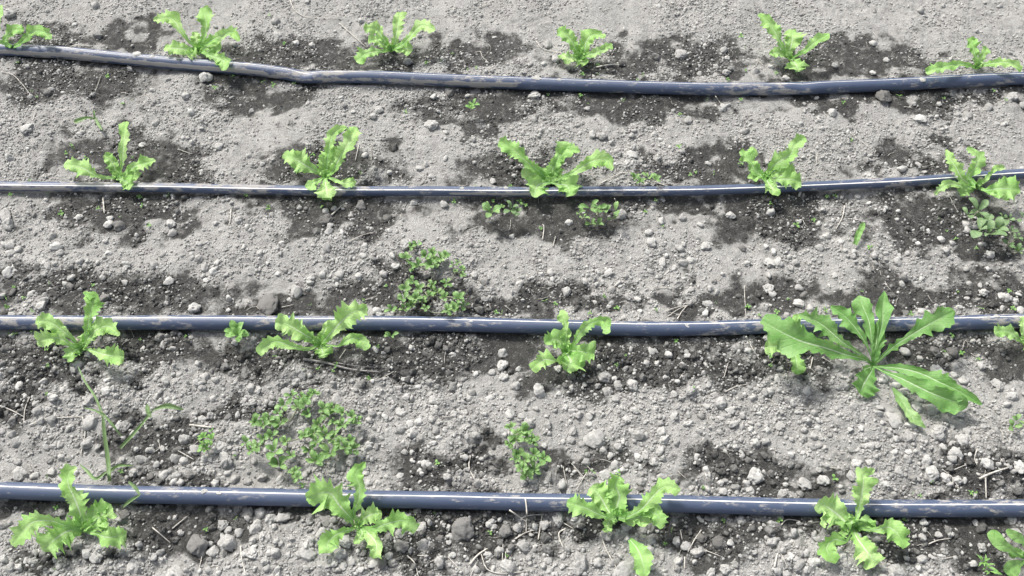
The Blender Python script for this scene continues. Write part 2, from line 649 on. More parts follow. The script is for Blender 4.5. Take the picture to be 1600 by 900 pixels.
def scatter_field(name, meshes, n, rmin, rmax, power, dens, bury, pale, span=1.4, hold=False):
    x = rng.uniform(-span, span, n)
    y = rng.uniform(ylo - 0.30, yhi + 0.35, n)
    X, Y = px_of(x, y)
    d = 0.55 + 0.9 * fbm(x, y, 0.11, 2, 40) + 0.5 * fbm(x, y, 0.03, 2, 60) + dens * (Y - 420) / 900
    wt = wetness(x, y)
    d = np.where((Y > 930) | (Y < -20), 0.6 + 0.5 * fbm(x, y, 0.03, 2, 60), d)
    d = d - 0.16 * wt - (0.12 if rmax > 0.005 else 0)
    ok = rng.random(n) < np.clip(d, 0.04, 1)
    r = rmin + (rmax - rmin) * rng.random(n) ** power
    pd = pipe_dist(x, y)
    ok &= pd > r * 0.2 - 0.0006
    x, y, r, wt = x[ok], y[ok], r[ok], wt[ok]
    z = height(x, y) + r * bury
    k = len(x)
    sc_ = r[:, None] * rng.uniform(0.75, 1.2, (k, 3))
    rot = np.stack([rng.normal(0, 0.35, k), rng.normal(0, 0.35, k), rng.uniform(0, 6.28, k)], 1)
    drytop = rng.random(k) < pale + np.clip((330 - px_of(x, y)[1]) / 330, 0, 1) * 0.22
    wet = np.where(drytop, wt * 0.12, np.clip(wt * rng.uniform(0.7, 1.05, k), 0, 1))
    tone = np.clip(rng.normal(0.05, 0.20, k), -0.55, 0.7)
    tone = np.where(drytop & (wt > 0.5), np.abs(tone) + 0.1, tone)
    if hold:
        return [list(q) for q in zip(x, y, z, r, sc_, rot, wet, tone)]
    return tag(scatter(name, meshes, x, y, z, sc_, rot, wet, tone), kind='stuff')


scatter_field("soil_crumbs", TINY, 620000, 0.0006, 0.0019, 1.7, 0.30, 0.20, 0.30)
scatter_field("small_soil_clods", SMALL, 58000, 0.0016, 0.0036, 2.4, 1.2, 0.15, 0.30)
FIELD = scatter_field("soil_clods", SMALL, 11000, 0.0034, 0.0064, 2.5, 2.9, 0.12, 0.30, hold=True)

# ------------------------------------------------------------------ single clods and stones: x, y, width in the photograph, tone (0 pale, 1 as the soil, 2 dark and damp)
STONES = """
16 22 18 1|116 38 9 0|148 8 14 1|80 140 12 1|48 150 10 1|290 150 13 1|299 175 13 0|237 138 9 0|42 201 19 1|433 53 12 1|463 66 9 0|487 70 10 1|430 33 14 1|
592 172 12 1|583 182 13 1|675 195 22 1|697 207 10 0|702 146 12 2|677 150 11 0|638 94 14 1|850 103 9 1|835 146 17 0|856 70 13 1|868 95 14 1|829 102 9 1|
1065 82 20 1|925 214 12 1|941 215 12 1|1075 190 13 1|1129 167 13 0|1120 102 10 1|1135 112 15 1|1380 150 28 2|1385 93 10 0|1365 68 11 1|1365 112 10 0|
1437 188 16 0|1545 167 14 1|1300 178 14 1|1228 123 10 0|1582 150 18 1|1275 151 8 0|322 116 19 0|
8 338 20 1|12 350 24 1|83 372 14 1|171 353 14 0|173 344 10 0|188 354 18 2|124 340 12 0|13 425 22 0|10 382 12 1|127 413 12 1|70 413 8 1|200 416 13 0|
268 350 15 1|270 366 12 1|265 443 14 0|243 419 11 1|320 420 12 1|310 383 8 1|342 230 12 0|388 243 10 1|570 242 10 0|646 315 12 0|693 318 14 0|509 330 10 0|
522 327 12 1|565 322 18 2|605 340 14 2|510 346 18 2|536 368 11 0|515 366 13 1|608 268 10 1|655 262 10 1|666 256 9 1|675 275 10 1|696 247 10 1|635 385 18 1|
618 420 15 0|613 403 12 0|600 431 12 1|770 281 10 0|988 243 19 1|1028 246 16 1|964 240 12 1|935 214 11 1|889 347 10 0|970 335 18 1|1017 379 17 1|1033 346 11 0|
1067 338 14 1|1142 333 16 0|1095 349 12 1|1062 387 14 1|1103 382 16 1|1161 383 12 2|1210 392 13 0|1205 407 18 0|1202 428 12 1|1202 447 17 0|1208 457 12 0|
1249 473 19 0|1251 446 14 1|1258 458 14 2|1293 367 12 0|1281 385 12 1|1385 323 9 0|1404 328 8 0|1404 340 8 0|1385 395 10 1|1366 399 11 0|1472 372 13 0|
1490 377 9 1|1480 390 14 1|1512 357 15 0|1551 393 16 0|1410 262 14 1|1436 257 12 1|66 481 19 0|306 483 19 0|72 472 12 1|20 457 14 2|164 468 18 2|
110 449 14 2|418 473 32 2|463 455 24 1|452 467 8 0|486 435 16 1|505 432 12 0|357 485 9 0|590 487 14 0|885 451 18 0|930 469 8 0|956 450 14 1|997 464 10 0|
1002 485 8 0|785 549 17 1|785 568 23 0|787 588 15 0|810 575 9 0|766 621 15 1|806 602 12 1|842 610 22 1|944 586 22 1|960 591 9 0|934 600 10 1|966 602 15 1|
987 602 18 1|950 609 19 1|961 625 11 1|992 642 15 1|977 577 11 1|1044 554 14 0|1027 567 10 0|991 584 8 0|1039 590 8 0|1125 630 22 1|1104 635 12 1|1140 643 12 1|
797 648 14 1|932 681 35 1|922 662 12 1|921 649 12 1|979 655 16 1|1052 652 16 1|1034 677 18 1|997 680 24 1|966 697 12 1|954 709 10 0|961 725 14 0|895 672 12 1|
892 685 13 1|827 662 17 1|815 651 11 1|850 696 10 1|915 720 14 1|1022 720 13 1|1102 736 11 0|1125 756 10 0|1129 768 14 0|1181 744 23 0|1166 756 11 0|
1172 768 17 1|1187 647 9 0|1196 690 14 1|1159 669 10 1|1000 752 10 1|1001 763 11 2|1539 455 15 0|1568 460 15 0|1580 464 9 0|1514 462 8 0|1444 484 13 0|
1597 482 13 0|1465 584 24 0|1490 586 11 0|1400 602 13 0|1414 610 12 0|1437 624 15 1|1431 638 17 1|1454 640 20 1|1396 659 25 1|1462 682 23 1|1219 665 18 1|
1299 647 12 1|1257 671 11 1|1203 613 13 1|1272 647 10 1|1580 620 18 1|1558 600 17 1|1490 550 20 2|1459 550 16 2|1437 560 12 1|1413 551 14 1|
30 603 14 0|36 617 12 0|168 615 15 0|56 631 11 1|142 628 19 1|140 660 25 1|28 738 26 1|50 741 14 1|76 734 14 1|194 664 18 1|208 677 16 1|212 701 10 0|
233 702 12 1|189 717 10 1|208 735 17 1|158 733 17 1|287 684 18 1|306 700 20 1|343 698 21 1|286 719 14 0|352 723 14 1|328 647 12 1|315 653 12 1|249 625 10 1|
261 623 11 0|236 744 14 2|257 742 14 1|275 744 14 1|296 741 15 2|17 656 18 2|306 850 38 2|356 847 30 1|332 861 21 1|196 805 18 2|207 886 27 1|275 894 30 1|
137 865 18 1|150 873 20 1|160 857 15 1|346 817 16 1|355 825 12 1|396 825 16 1|395 866 18 1|396 845 15 1|5 872 18 1|27 885 18 1|50 875 16 1|88 864 14 1|
239 871 13 1|282 832 8 0|386 806 12 1|372 831 14 1|641 662 15 0|656 659 12 0|674 655 14 1|626 669 17 1|581 645 12 1|575 696 15 0|587 696 12 1|632 704 10 1|
656 735 10 0|665 725 12 1|717 740 15 1|699 747 12 1|727 714 10 0|634 619 11 0|712 757 14 2|526 625 17 1|535 729 11 1|370 647 11 0|357 722 13 1|365 746 14 1|
407 744 18 1|385 750 13 1|406 800 18 1|420 810 18 1|442 807 20 1|400 822 22 1|520 814 14 1|544 818 12 1|500 838 14 0|540 848 20 1|481 868 26 1|487 846 12 1|
536 867 16 1|549 879 14 1|662 852 27 1|624 834 17 1|626 853 19 2|598 882 14 2|607 842 15 2|608 869 14 1|687 881 14 1|722 824 38 2|688 841 16 2|701 847 11 0|
707 867 12 0|789 827 24 2|808 823 15 1|817 851 24 1|851 817 18 1|872 807 22 1|799 854 14 2|769 813 9 0|781 811 9 0|795 887 24 1|857 874 14 1|744 889 12 1|
780 860 13 1|909 880 31 1|978 890 26 1|1018 842 14 1|1075 851 16 1|1058 843 16 1|1092 862 20 1|1098 839 16 2|1123 847 22 2|1061 875 14 0|1111 894 16 1|
1133 888 18 1|934 878 13 1|1337 727 19 0|1259 755 22 1|1286 751 20 1|1329 747 18 1|1312 763 11 1|1454 740 24 1|1476 747 16 0|1446 721 17 1|1490 712 18 0|
1480 727 9 0|1590 733 20 0|1469 702 13 1|1512 714 8 0|1501 692 21 1|1415 721 14 1|1267 884 16 1|1207 820 18 1|1206 848 20 1|1246 885 16 1|1399 892 26 1|
1440 874 16 1|1525 817 13 0|1482 829 16 2|1466 836 15 1|1440 841 12 1|1367 700 15 1|1227 897 14 1
"""
stones = []
for s in STONES.replace("\n", "").split("|"):
    a = s.split()
    if len(a) == 4:
        stones.append(tuple(float(q) for q in a))

# landmarks for the labels
MARKS = []                                    # (px, py, words); filled here so that clods, seedlings and straws can be told apart by them
LETTUCE_AT = [((20, 70), "the far left corner lettuce"),
              ((310, 80), "the lettuce leaning over the farthest pipe"),
              ((611, 75), "the splayed lettuce behind the farthest pipe"),
              ((905, 90), "the small upright farthest-row lettuce"),
              ((1235, 90), "the rabbit-eared lettuce"),
              ((1525, 105), "the far right corner lettuce"),
              ((180, 270), "the thin pipe's leftmost lettuce"),
              ((510, 270), "the loop-leafed lettuce"),
              ((860, 275), "the wide lettuce behind the thin pipe"),
              ((1200, 270), "the bent-leafed lettuce behind the thin pipe"),
              ((1530, 285), "the lettuce straddling the thin pipe"),
              ((130, 540), "the third pipe's leftmost lettuce"),
              ((500, 535), "the wing-leafed lettuce"),
              ((885, 550), "the third pipe's small middle lettuce"),
              ((1245, 545), "the lettuce under the dandelion-like weed"),
              ((1370, 570), "the dandelion-like weed"),
              ((1590, 525), "the third pipe's cut-off lettuce"),
              ((130, 825), "the nearest pipe's spiky leftmost lettuce"),
              ((560, 815), "the nearest pipe's second lettuce"),
              ((965, 805), "the nearest pipe's third lettuce"),
              ((1335, 820), "the nearest pipe's fourth lettuce"),
              ((1590, 860), "the smooth-leafed corner weed"),
              ((665, 440), "the purslane mat behind the third pipe"),
              ((470, 680), "the biggest purslane mat"),
              ((822, 705), "the twin purslane tufts"),
              ((325, 692), "the little weed among pale clods"),
              ((372, 520), "the star-shaped weed"),
              ((932, 335), "the spreading sprig below the thin pipe"),
              ((782, 330), "the paired sprigs below the thin pipe"),
              ((1545, 350), "the grey-green purslane"),
              ((165, 690), "the tall grass weed"),
              ((1005, 280), "the tiny tuft behind the thin pipe"),
              ((1000, 870), "the fallen lettuce leaf"),
              ((1342, 365), "the lone green blade")]
for (a, b), t_ in LETTUCE_AT:
    MARKS.append((a, b, t_))


def place_words(px, py):
    best = min(MARKS, key=lambda m: (m[0] - px) ** 2 + 1.6 * (m[1] - py) ** 2)
    dx, dy = px - best[0], py - best[1]
    d = math.hypot(dx, dy)
    if abs(dx) > 2.2 * abs(dy):
        w_ = "right of" if dx > 0 else "left of"
    elif abs(dy) > 1.8 * abs(dx):
        w_ = "below" if dy > 0 else "above"
    else:
        w_ = ("below right of" if dx > 0 else "below left of") if dy > 0 else ("above right of" if dx > 0 else "above left of")
    near = "just " if d < 55 else ("farther " if d > 120 else "")
    return near, w_, best[2]


def name_all(objs_info, category, group):
    """a label for each object from its look and its nearest landmark; two or three alike are told apart by their order from the left"""
    same = {}
    for o, lead, px, py in objs_info:
        near, w_, mk = place_words(px, py)
        same.setdefault("%s %s%s %s" % (lead, near, w_, mk), []).append((px, o))
    for lab, lst in same.items():
        lst.sort(key=lambda q: q[0])
        words = {2: ("leftmost ", "rightmost "), 3: ("leftmost ", "middle ", "rightmost "),
                 4: ("leftmost ", "second-leftmost ", "second-rightmost ", "rightmost "),
                 5: ("leftmost ", "second-leftmost ", "middle ", "second-rightmost ", "rightmost "),
                 6: ("leftmost ", "second-leftmost ", "third-leftmost ", "third-rightmost ", "second-rightmost ", "rightmost ")}.get(len(lst), ("",) * len(lst))
        for (px, o), w_ in zip(lst, words):
            o['label'] = w_ + lab
            o['category'] = category
            o['group'] = group


pool = []                                     # (width in the picture, kind, data)
for st in stones:
    pool.append((st[2] * 1.06, 0, st))
for f_ in FIELD:
    X_, Y_ = px_of(f_[0], f_[1])
    vis = 0 < X_ < 1600 and 0 < Y_ < 900
    pool.append((2 * f_[3] * 0.97 / mpp(X_, Y_) if vis else 0.0, 1, (f_, X_, Y_)))
pool.sort(key=lambda q: -q[0])
R.seed(91)
info, rest = [], []
for n_, (wpx, kind_, dt) in enumerate(pool):
    if kind_ == 0:
        px, py, w0, tone = dt
        r = w0 * 0.5 * mpp(px, py) * 1.06
        p = P(px, py, r * 0.35)
        for _ in range(2):                        # keep off the pipes
            for k in range(4):
                q = p.y - float(pipe_y(k, p.x))
                lim = PIPES[k]['r'] + r * 0.75
                if abs(q) < lim:
                    p.y += (lim - abs(q)) * (1 if q > 0 else -1)
        x_, y_, z_ = p.x, p.y, H1(p.x, p.y) + r * 0.20
        scl = (r * R.uniform(0.92, 1.08), r * R.uniform(0.92, 1.08), r * R.uniform(0.8, 1.05))
        rot = (R.gauss(0, 0.2), R.gauss(0, 0.2), R.uniform(0, 6.28))
        if tone == 2:
            wet_, tn = 0.0, R.uniform(-0.95, -0.55)
        elif tone == 0:
            wet_, tn = 0.0, R.uniform(0.15, 0.45)
        else:
            wet_, tn = 0.08 * float(wetness(p.x, p.y)), R.uniform(-0.12, 0.22)
    else:
        f_, px, py = dt
        x_, y_, z_, r, scl, rot, wet_, tn = f_
        px, py = float(px), float(py)
    if n_ >= 300:
        rest.append((x_, y_, z_, list(scl), list(rot), wet_, tn))
        continue
    o = link("soil_clod", R.choice(BIG))
    o.location = (x_, y_, z_)
    o.rotation_euler = tuple(float(q) for q in rot)
    o.scale = tuple(float(q) for q in scl)
    o['wet'], o['tone'] = float(wet_), float(tn)
    tw = "dark" if (wet_ > 0.5 or tn < -0.45) else "pale" if tn > 0.2 else "grey"
    size = "small" if wpx < 15.5 else "middling" if wpx < 20 else "large" if wpx < 27 else "very large"
    info.append((o, "%s %s soil clod" % (size, tw), px, py))
name_all(info, "clod", "soil clods lying on the field")
tag(scatter("more_soil_clods", SMALL, *[np.array([q[i_] for q in rest], float) for i_ in range(7)]), kind='stuff')

# ------------------------------------------------------------------ leaf materials
def leaf_material(name, light, mid, deep, rib, transl=0.32, ribw=0.10, gloss=0.6, veins=16.0):
    m, t, b, out = material(name)
    uv = N(t, "ShaderNodeUVMap")
    sep = N(t, "ShaderNodeSeparateXYZ")
    t.links.new(uv.outputs[0], sep.inputs[0])
    u, v = sep.outputs[0], sep.outputs[1]          # u along the leaf 0..1, v across -1..1 stored as 0..1
    vv = math_(t, 'ABSOLUTE', math_(t, 'SUBTRACT', math_(t, 'MULTIPLY', v, 2.0), 1.0))
    geo = N(t, "ShaderNodeNewGeometry")
    n1 = noise(t, geo.outputs['Position'], 60, 3)
    n2 = noise(t, geo.outputs['Position'], 420, 3)
    c = mixc(t, maprange(t, n1, 0.32, 0.68), mid, light)
    c = mixc(t, maprange(t, u, 0.0, 0.45, 0.55, 0.0), c, deep)
    c = mixc(t, maprange(t, n2, 0.5, 0.8, 0, 0.45), c, deep)
    # side veins run forward from the rib
    ph = math_(t, 'SUBTRACT', u, math_(t, 'MULTIPLY', vv, 0.16))
    sv = math_(t, 'SINE', math_(t, 'MULTIPLY', ph, veins * 6.283))
    sv = maprange(t, sv, 0.80, 1.0, 0, 0.45)
    sv = math_(t, 'MULTIPLY', sv, maprange(t, vv, 0.75, 1.0, 1.0, 0.0))
    c = mixc(t, sv, c, light)
    rw = math_(t, 'MULTIPLY', math_(t, 'SUBTRACT', 1.12, u), ribw)
    rf = math_(t, 'SUBTRACT', 1.0, math_(t, 'DIVIDE', vv, rw), clamp=True)
    rf = maprange(t, rf, 0.0, 0.45)
    rf = math_(t, 'MULTIPLY', rf, maprange(t, u, 0.55, 1.0, 0.9, 0.15))
    c = mixc(t, rf, c, rib)
    oi = N(t, "ShaderNodeObjectInfo")
    c = mixc(t, maprange(t, oi.outputs['Random'], 0, 1, 0.0, 0.38), c, deep)
    n5 = noise(t, geo.outputs['Position'], 95, 4, 0.7)
    c = mixc(t, maprange(t, n5, 0.66, 0.78, 0, 0.45), c, (0.50, 0.52, 0.22))       # yellowed flecks
    t.links.new(c, b.inputs['Base Color'])
    b.inputs['Roughness'].default_value = gloss
    b.inputs['Specular IOR Level'].default_value = 0.3
    bp = N(t, "ShaderNodeBump")
    bp.inputs['Strength'].default_value = 0.55
    bp.inputs['Distance'].default_value = 0.0014
    hh = math_(t, 'SUBTRACT', math_(t, 'MULTIPLY', n2, 0.8), math_(t, 'MULTIPLY', sv, 0.9))
    t.links.new(hh, bp.inputs['Height'])
    t.links.new(bp.outputs[0], b.inputs['Normal'])
    tr = N(t, "ShaderNodeBsdfTranslucent")
    tc = mixc(t, 0.35, c, (0.40, 0.70, 0.08))
    t.links.new(tc, tr.inputs['Color'])
    mx = N(t, "ShaderNodeMixShader")
    mx.inputs[0].default_value = transl
    t.links.new(b.outputs[0], mx.inputs[1])
    t.links.new(tr.outputs[0], mx.inputs[2])
    t.links.new(mx.outputs[0], out.inputs[0])
    return m


M_LET = leaf_material("lettuce_leaf", (0.57, 0.79, 0.35), (0.36, 0.62, 0.18), (0.12, 0.38, 0.055), (0.76, 0.87, 0.62), 0.34, 0.13)
M_DAN = leaf_material("weed_broad_leaf", (0.29, 0.48, 0.19), (0.175, 0.37, 0.10), (0.09, 0.27, 0.045), (0.72, 0.84, 0.60), 0.28, 0.13, 0.5, 12)
M_WEED = leaf_material("purslane_leaf", (0.29, 0.44, 0.18), (0.17, 0.32, 0.10), (0.09, 0.20, 0.06), (0.32, 0.45, 0.22), 0.2, 0.04, 0.35, 5)
M_WEEDG = leaf_material("grey_purslane_leaf", (0.24, 0.35, 0.18), (0.15, 0.25, 0.11), (0.09, 0.17, 0.06), (0.26, 0.38, 0.19), 0.15, 0.04, 0.45, 5)
M_SPR = leaf_material("seedling_leaf", (0.30, 0.50, 0.18), (0.22, 0.42, 0.12), (0.12, 0.28, 0.06), (0.36, 0.58, 0.2), 0.25, 0.04, 0.45, 4)
M_GRASS = leaf_material("grass_blade", (0.25, 0.38, 0.17), (0.20, 0.32, 0.13), (0.16, 0.22, 0.12), (0.3, 0.5, 0.2), 0.25, 0.10, 0.5, 1)


def simple_mat(name, c1, c2, rough=0.7):
    m, t, b, out = material(name)
    geo = N(t, "ShaderNodeNewGeometry")
    n1 = noise(t, geo.outputs['Position'], 260, 3)
    c = mixc(t, maprange(t, n1, 0.3, 0.7), c1, c2)
    t.links.new(c, b.inputs['Base Color'])
    b.inputs['Roughness'].default_value = rough
    return m


M_STEM = simple_mat("weed_stem", (0.22, 0.20, 0.16), (0.26, 0.30, 0.19))
M_STRAW = simple_mat("dry_straw", (0.36, 0.34, 0.30), (0.60, 0.58, 0.53))
M_TWIG = simple_mat("grey_twig", (0.13, 0.125, 0.12), (0.27, 0.26, 0.25))


# ------------------------------------------------------------------ leaf geometry
def smooth_path(pts, n):
    """Catmull-Rom through the points, n samples at even parameter"""
    pts = [np.array(p, float) for p in pts]
    if len(pts) == 2:
        pts = [pts[0], (pts[0] + pts[1]) / 2, pts[1]]
    e = [2 * pts[0] - pts[1]] + pts + [2 * pts[-1] - pts[-2]]
    seg = [np.linalg.norm((pts[i + 1] - pts[i])[:2]) + 1e-6 for i in range(len(pts) - 1)]
    cum = np.concatenate([[0], np.cumsum(seg)])
    out = []
    for s in np.linspace(0, cum[-1] - 1e-9, n):
        i = int(np.searchsorted(cum, s, 'right') - 1)
        t = (s - cum[i]) / seg[i]
        p0, p1, p2, p3 = e[i], e[i + 1], e[i + 2], e[i + 3]
        out.append(0.5 * (2 * p1 + (p2 - p0) * t + (2 * p0 - 5 * p1 + 4 * p2 - p3) * t * t + (3 * p1 - p0 - 3 * p2 + p3) * t ** 3))
    return np.array(out)


VD = Vector((0.0, -0.50, 0.86)).normalized()


def leaf_from_photo(path, widths, mat, teeth=0.32, nteeth=9, ruffle=0.30, cup=0.30, lift=None, twist=0.0, z0=0.008, name="leaf", tipround=0.5, rr=R, nv=11, nu=64):
    """path: points in the photograph from the base to the tip; widths in its pixels"""
    pw = [(*p[:2], w_) for p, w_ in zip(path, widths)]
    sm = smooth_path(pw, nu)
    L = 0
    for a_, b_ in zip(path[:-1], path[1:]):
        L += math.hypot(a_[0] - b_[0], a_[1] - b_[1])
    mp_ = mpp(path[0][0], path[0][1])
    Lm = L * mp_
    sy = (path[0][1] - path[-1][1]) / max(1.0, math.hypot(path[0][0] - path[-1][0], path[0][1] - path[-1][1]))
    if lift is None:
        if sy > 0:
            A, B = 1.05 - 0.05 * sy, -0.75 + 0.35 * sy
        else:
            A, B = 1.05 + 0.15 * sy, -0.75 - 0.02 * sy
    else:
        A, B = lift
    C3, Z = [], []
    for i in range(nu):
        u = i / (nu - 1)
        z = z0 + Lm * (A * u + B * u * u)
        Z.append(z)
    Z = np.array(Z)
    need = Z.copy()
    for i in range(nu):
        for _ in range(3):
            p = P(sm[i, 0], sm[i, 1], need[i])
            for k in range(4):
                if abs(p.y - PIPES[k]['ym']) > 0.08:
                    continue
                q = abs(p.y - float(pipe_y(k, p.x)))
                top = PIPES[k]['zc'] + PIPES[k]['r'] + 0.004
                lim = PIPES[k]['r'] + 0.009
                if q < lim and need[i] < top:
                    need[i] = top
            g = H1(p.x, p.y) + 0.004 + 0.005 * min(1, i / 16)
            if i > 4 and need[i] < g:
                need[i] = g
    extra = need - Z
    for _ in range(6):
        extra = np.maximum(need - Z, np.convolve(np.pad(extra, 3, 'edge'), np.ones(7) / 7, 'valid'))
    extra[:2] *= 0.3
    Z = Z + extra
    C = [P(sm[i, 0], sm[i, 1], Z[i]) for i in range(nu)]
    ph = [rr.uniform(0, 6.28) for _ in range(6)]
    seed = rr.randint(0, 999)
    vs, fs, uvs = [], [], []
    fr = rr.uniform(1.6, 2.6)
    vcol = np.linspace(-1, 1, nv)
    tl = [[rr.uniform(0.15, 1.35) for _ in range(40)] for _ in range(2)]
    for i in range(nu):
        u = i / (nu - 1)
        T = (C[min(i + 1, nu - 1)] - C[max(i - 1, 0)]).normalized()
        S = T.cross(VD)
        if S.length < 0.15:
            S = Vector((1, 0, 0))
        S.normalize()
        Nn = S.cross(T).normalized()
        if twist:
            q = Matrix.Rotation(twist * u, 3, T)
            S, Nn = q @ S, q @ Nn
        mloc = mpp(sm[i, 0], sm[i, 1], Z[i])
        hw = max(sm[i, 2], 1.5) * (0.515 if teeth > 0.1 else 0.5) * mloc
        if u > 1 - 0.16:
            e = (u - 0.84) / 0.16
            hw *= max(0.12, math.sqrt(max(0.0, 1 - (e * 0.98) ** 2))) ** (tipround * 1.6)
        for v in vcol:
            side = 0 if v < 0 else 1
            av = abs(v)
            x_ = u * nteeth + ph[side] / 6.28 + 0.38 * math.sin(u * 15 + ph[side] * 3)
            ti = int(x_)
            fx = x_ - ti
            saw = (1 - abs(fx * 2 - 1) ** 0.7) * 1.5 * tl[side][ti % 40] - 0.42
            x2 = u * nteeth * 2.35 + ph[4 + side]
            saw += 0.34 * (1 - abs((x2 - int(x2)) * 2 - 1)) * tl[1 - side][int(x2) % 40] - 0.1
            lob = 0.16 * math.sin(u * 6.283 * fr + ph[2 + side])
            g = 1 + (teeth * saw * min(1, u * 4) + lob * min(1, u * 3) * (1 if teeth > 0.1 else 0.35)) * av ** 2.2
            zz = cup * av ** 1.6 * hw
            zz += ruffle * hw * av ** 1.7 * math.sin(u * 6.283 * (fr + 1.4) + ph[4 + side]) * min(1, u * 3)
            zz += 0.35 * ruffle * hw * av ** 2 * math.sin(u * 6.283 * fr * 3.1 + ph[side] * 2)
            zz -= 0.10 * hw * math.exp(-(av / 0.16) ** 2)
            sk = 0.10 * hw * av * saw * 1.5 if teeth > 0.1 else 0
            p = C[i] + S * (v * hw * g) + Nn * zz + T * sk
            vs.append(p)
            uvs.append((u, v * 0.5 + 0.5))
    for i in range(nu - 1):
        for j in range(nv - 1):
            a_ = i * nv + j
            fs.append((a_, a_ + 1, a_ + nv + 1, a_ + nv))
    return vs, fs, uvs


def build_leaf(parent, geom, mat, name="leaf"):
    vs, fs, uvs = geom
    o0 = parent.location if parent is not None else Vector((0, 0, 0))
    for p in vs:                                            # never below the soil
        pass
    me = mesh_np(name, [tuple(p - o0) for p in vs], fs, mat)
    ul = me.uv_layers.new(name="UVMap")
    li = np.empty(len(me.loops), int)
    me.loops.foreach_get('vertex_index', li)
    ul.data.foreach_set('uv', np.array(uvs)[li].ravel())
    return link(name, me, parent)


def empty(name, loc):
    o = bpy.data.objects.new(name, None)
    o.empty_display_size = 0.01
    col.objects.link(o)
    o.location = loc
    bpy.context.view_layer.update() if False else None
    return o


def tube(pts, rad, n=6):
    vs, fs = [], []
    for i, p in enumerate(pts):
        T = (pts[min(i + 1, len(pts) - 1)] - pts[max(i - 1, 0)]).normalized()
        a_ = T.cross(Vector((0, 0, 1)))
        if a_.length < 0.05:
            a_ = Vector((1, 0, 0))
        a_.normalize()
        b_ = a_.cross(T)
        r_ = rad[i] if hasattr(rad, '__len__') else rad
        for j in range(n):
            q = 6.283 * j / n
            vs.append(p + (a_ * math.cos(q) + b_ * math.sin(q)) * r_)
        if i:
            k = (i - 1) * n
            for j in range(n):
                fs.append((k + j, k + (j + 1) % n, k + n + (j + 1) % n, k + n + j))
    m_ = len(vs)
    fs.append(tuple(range(n))[::-1])
    fs.append(tuple(range(m_ - n, m_)))
    return vs, fs


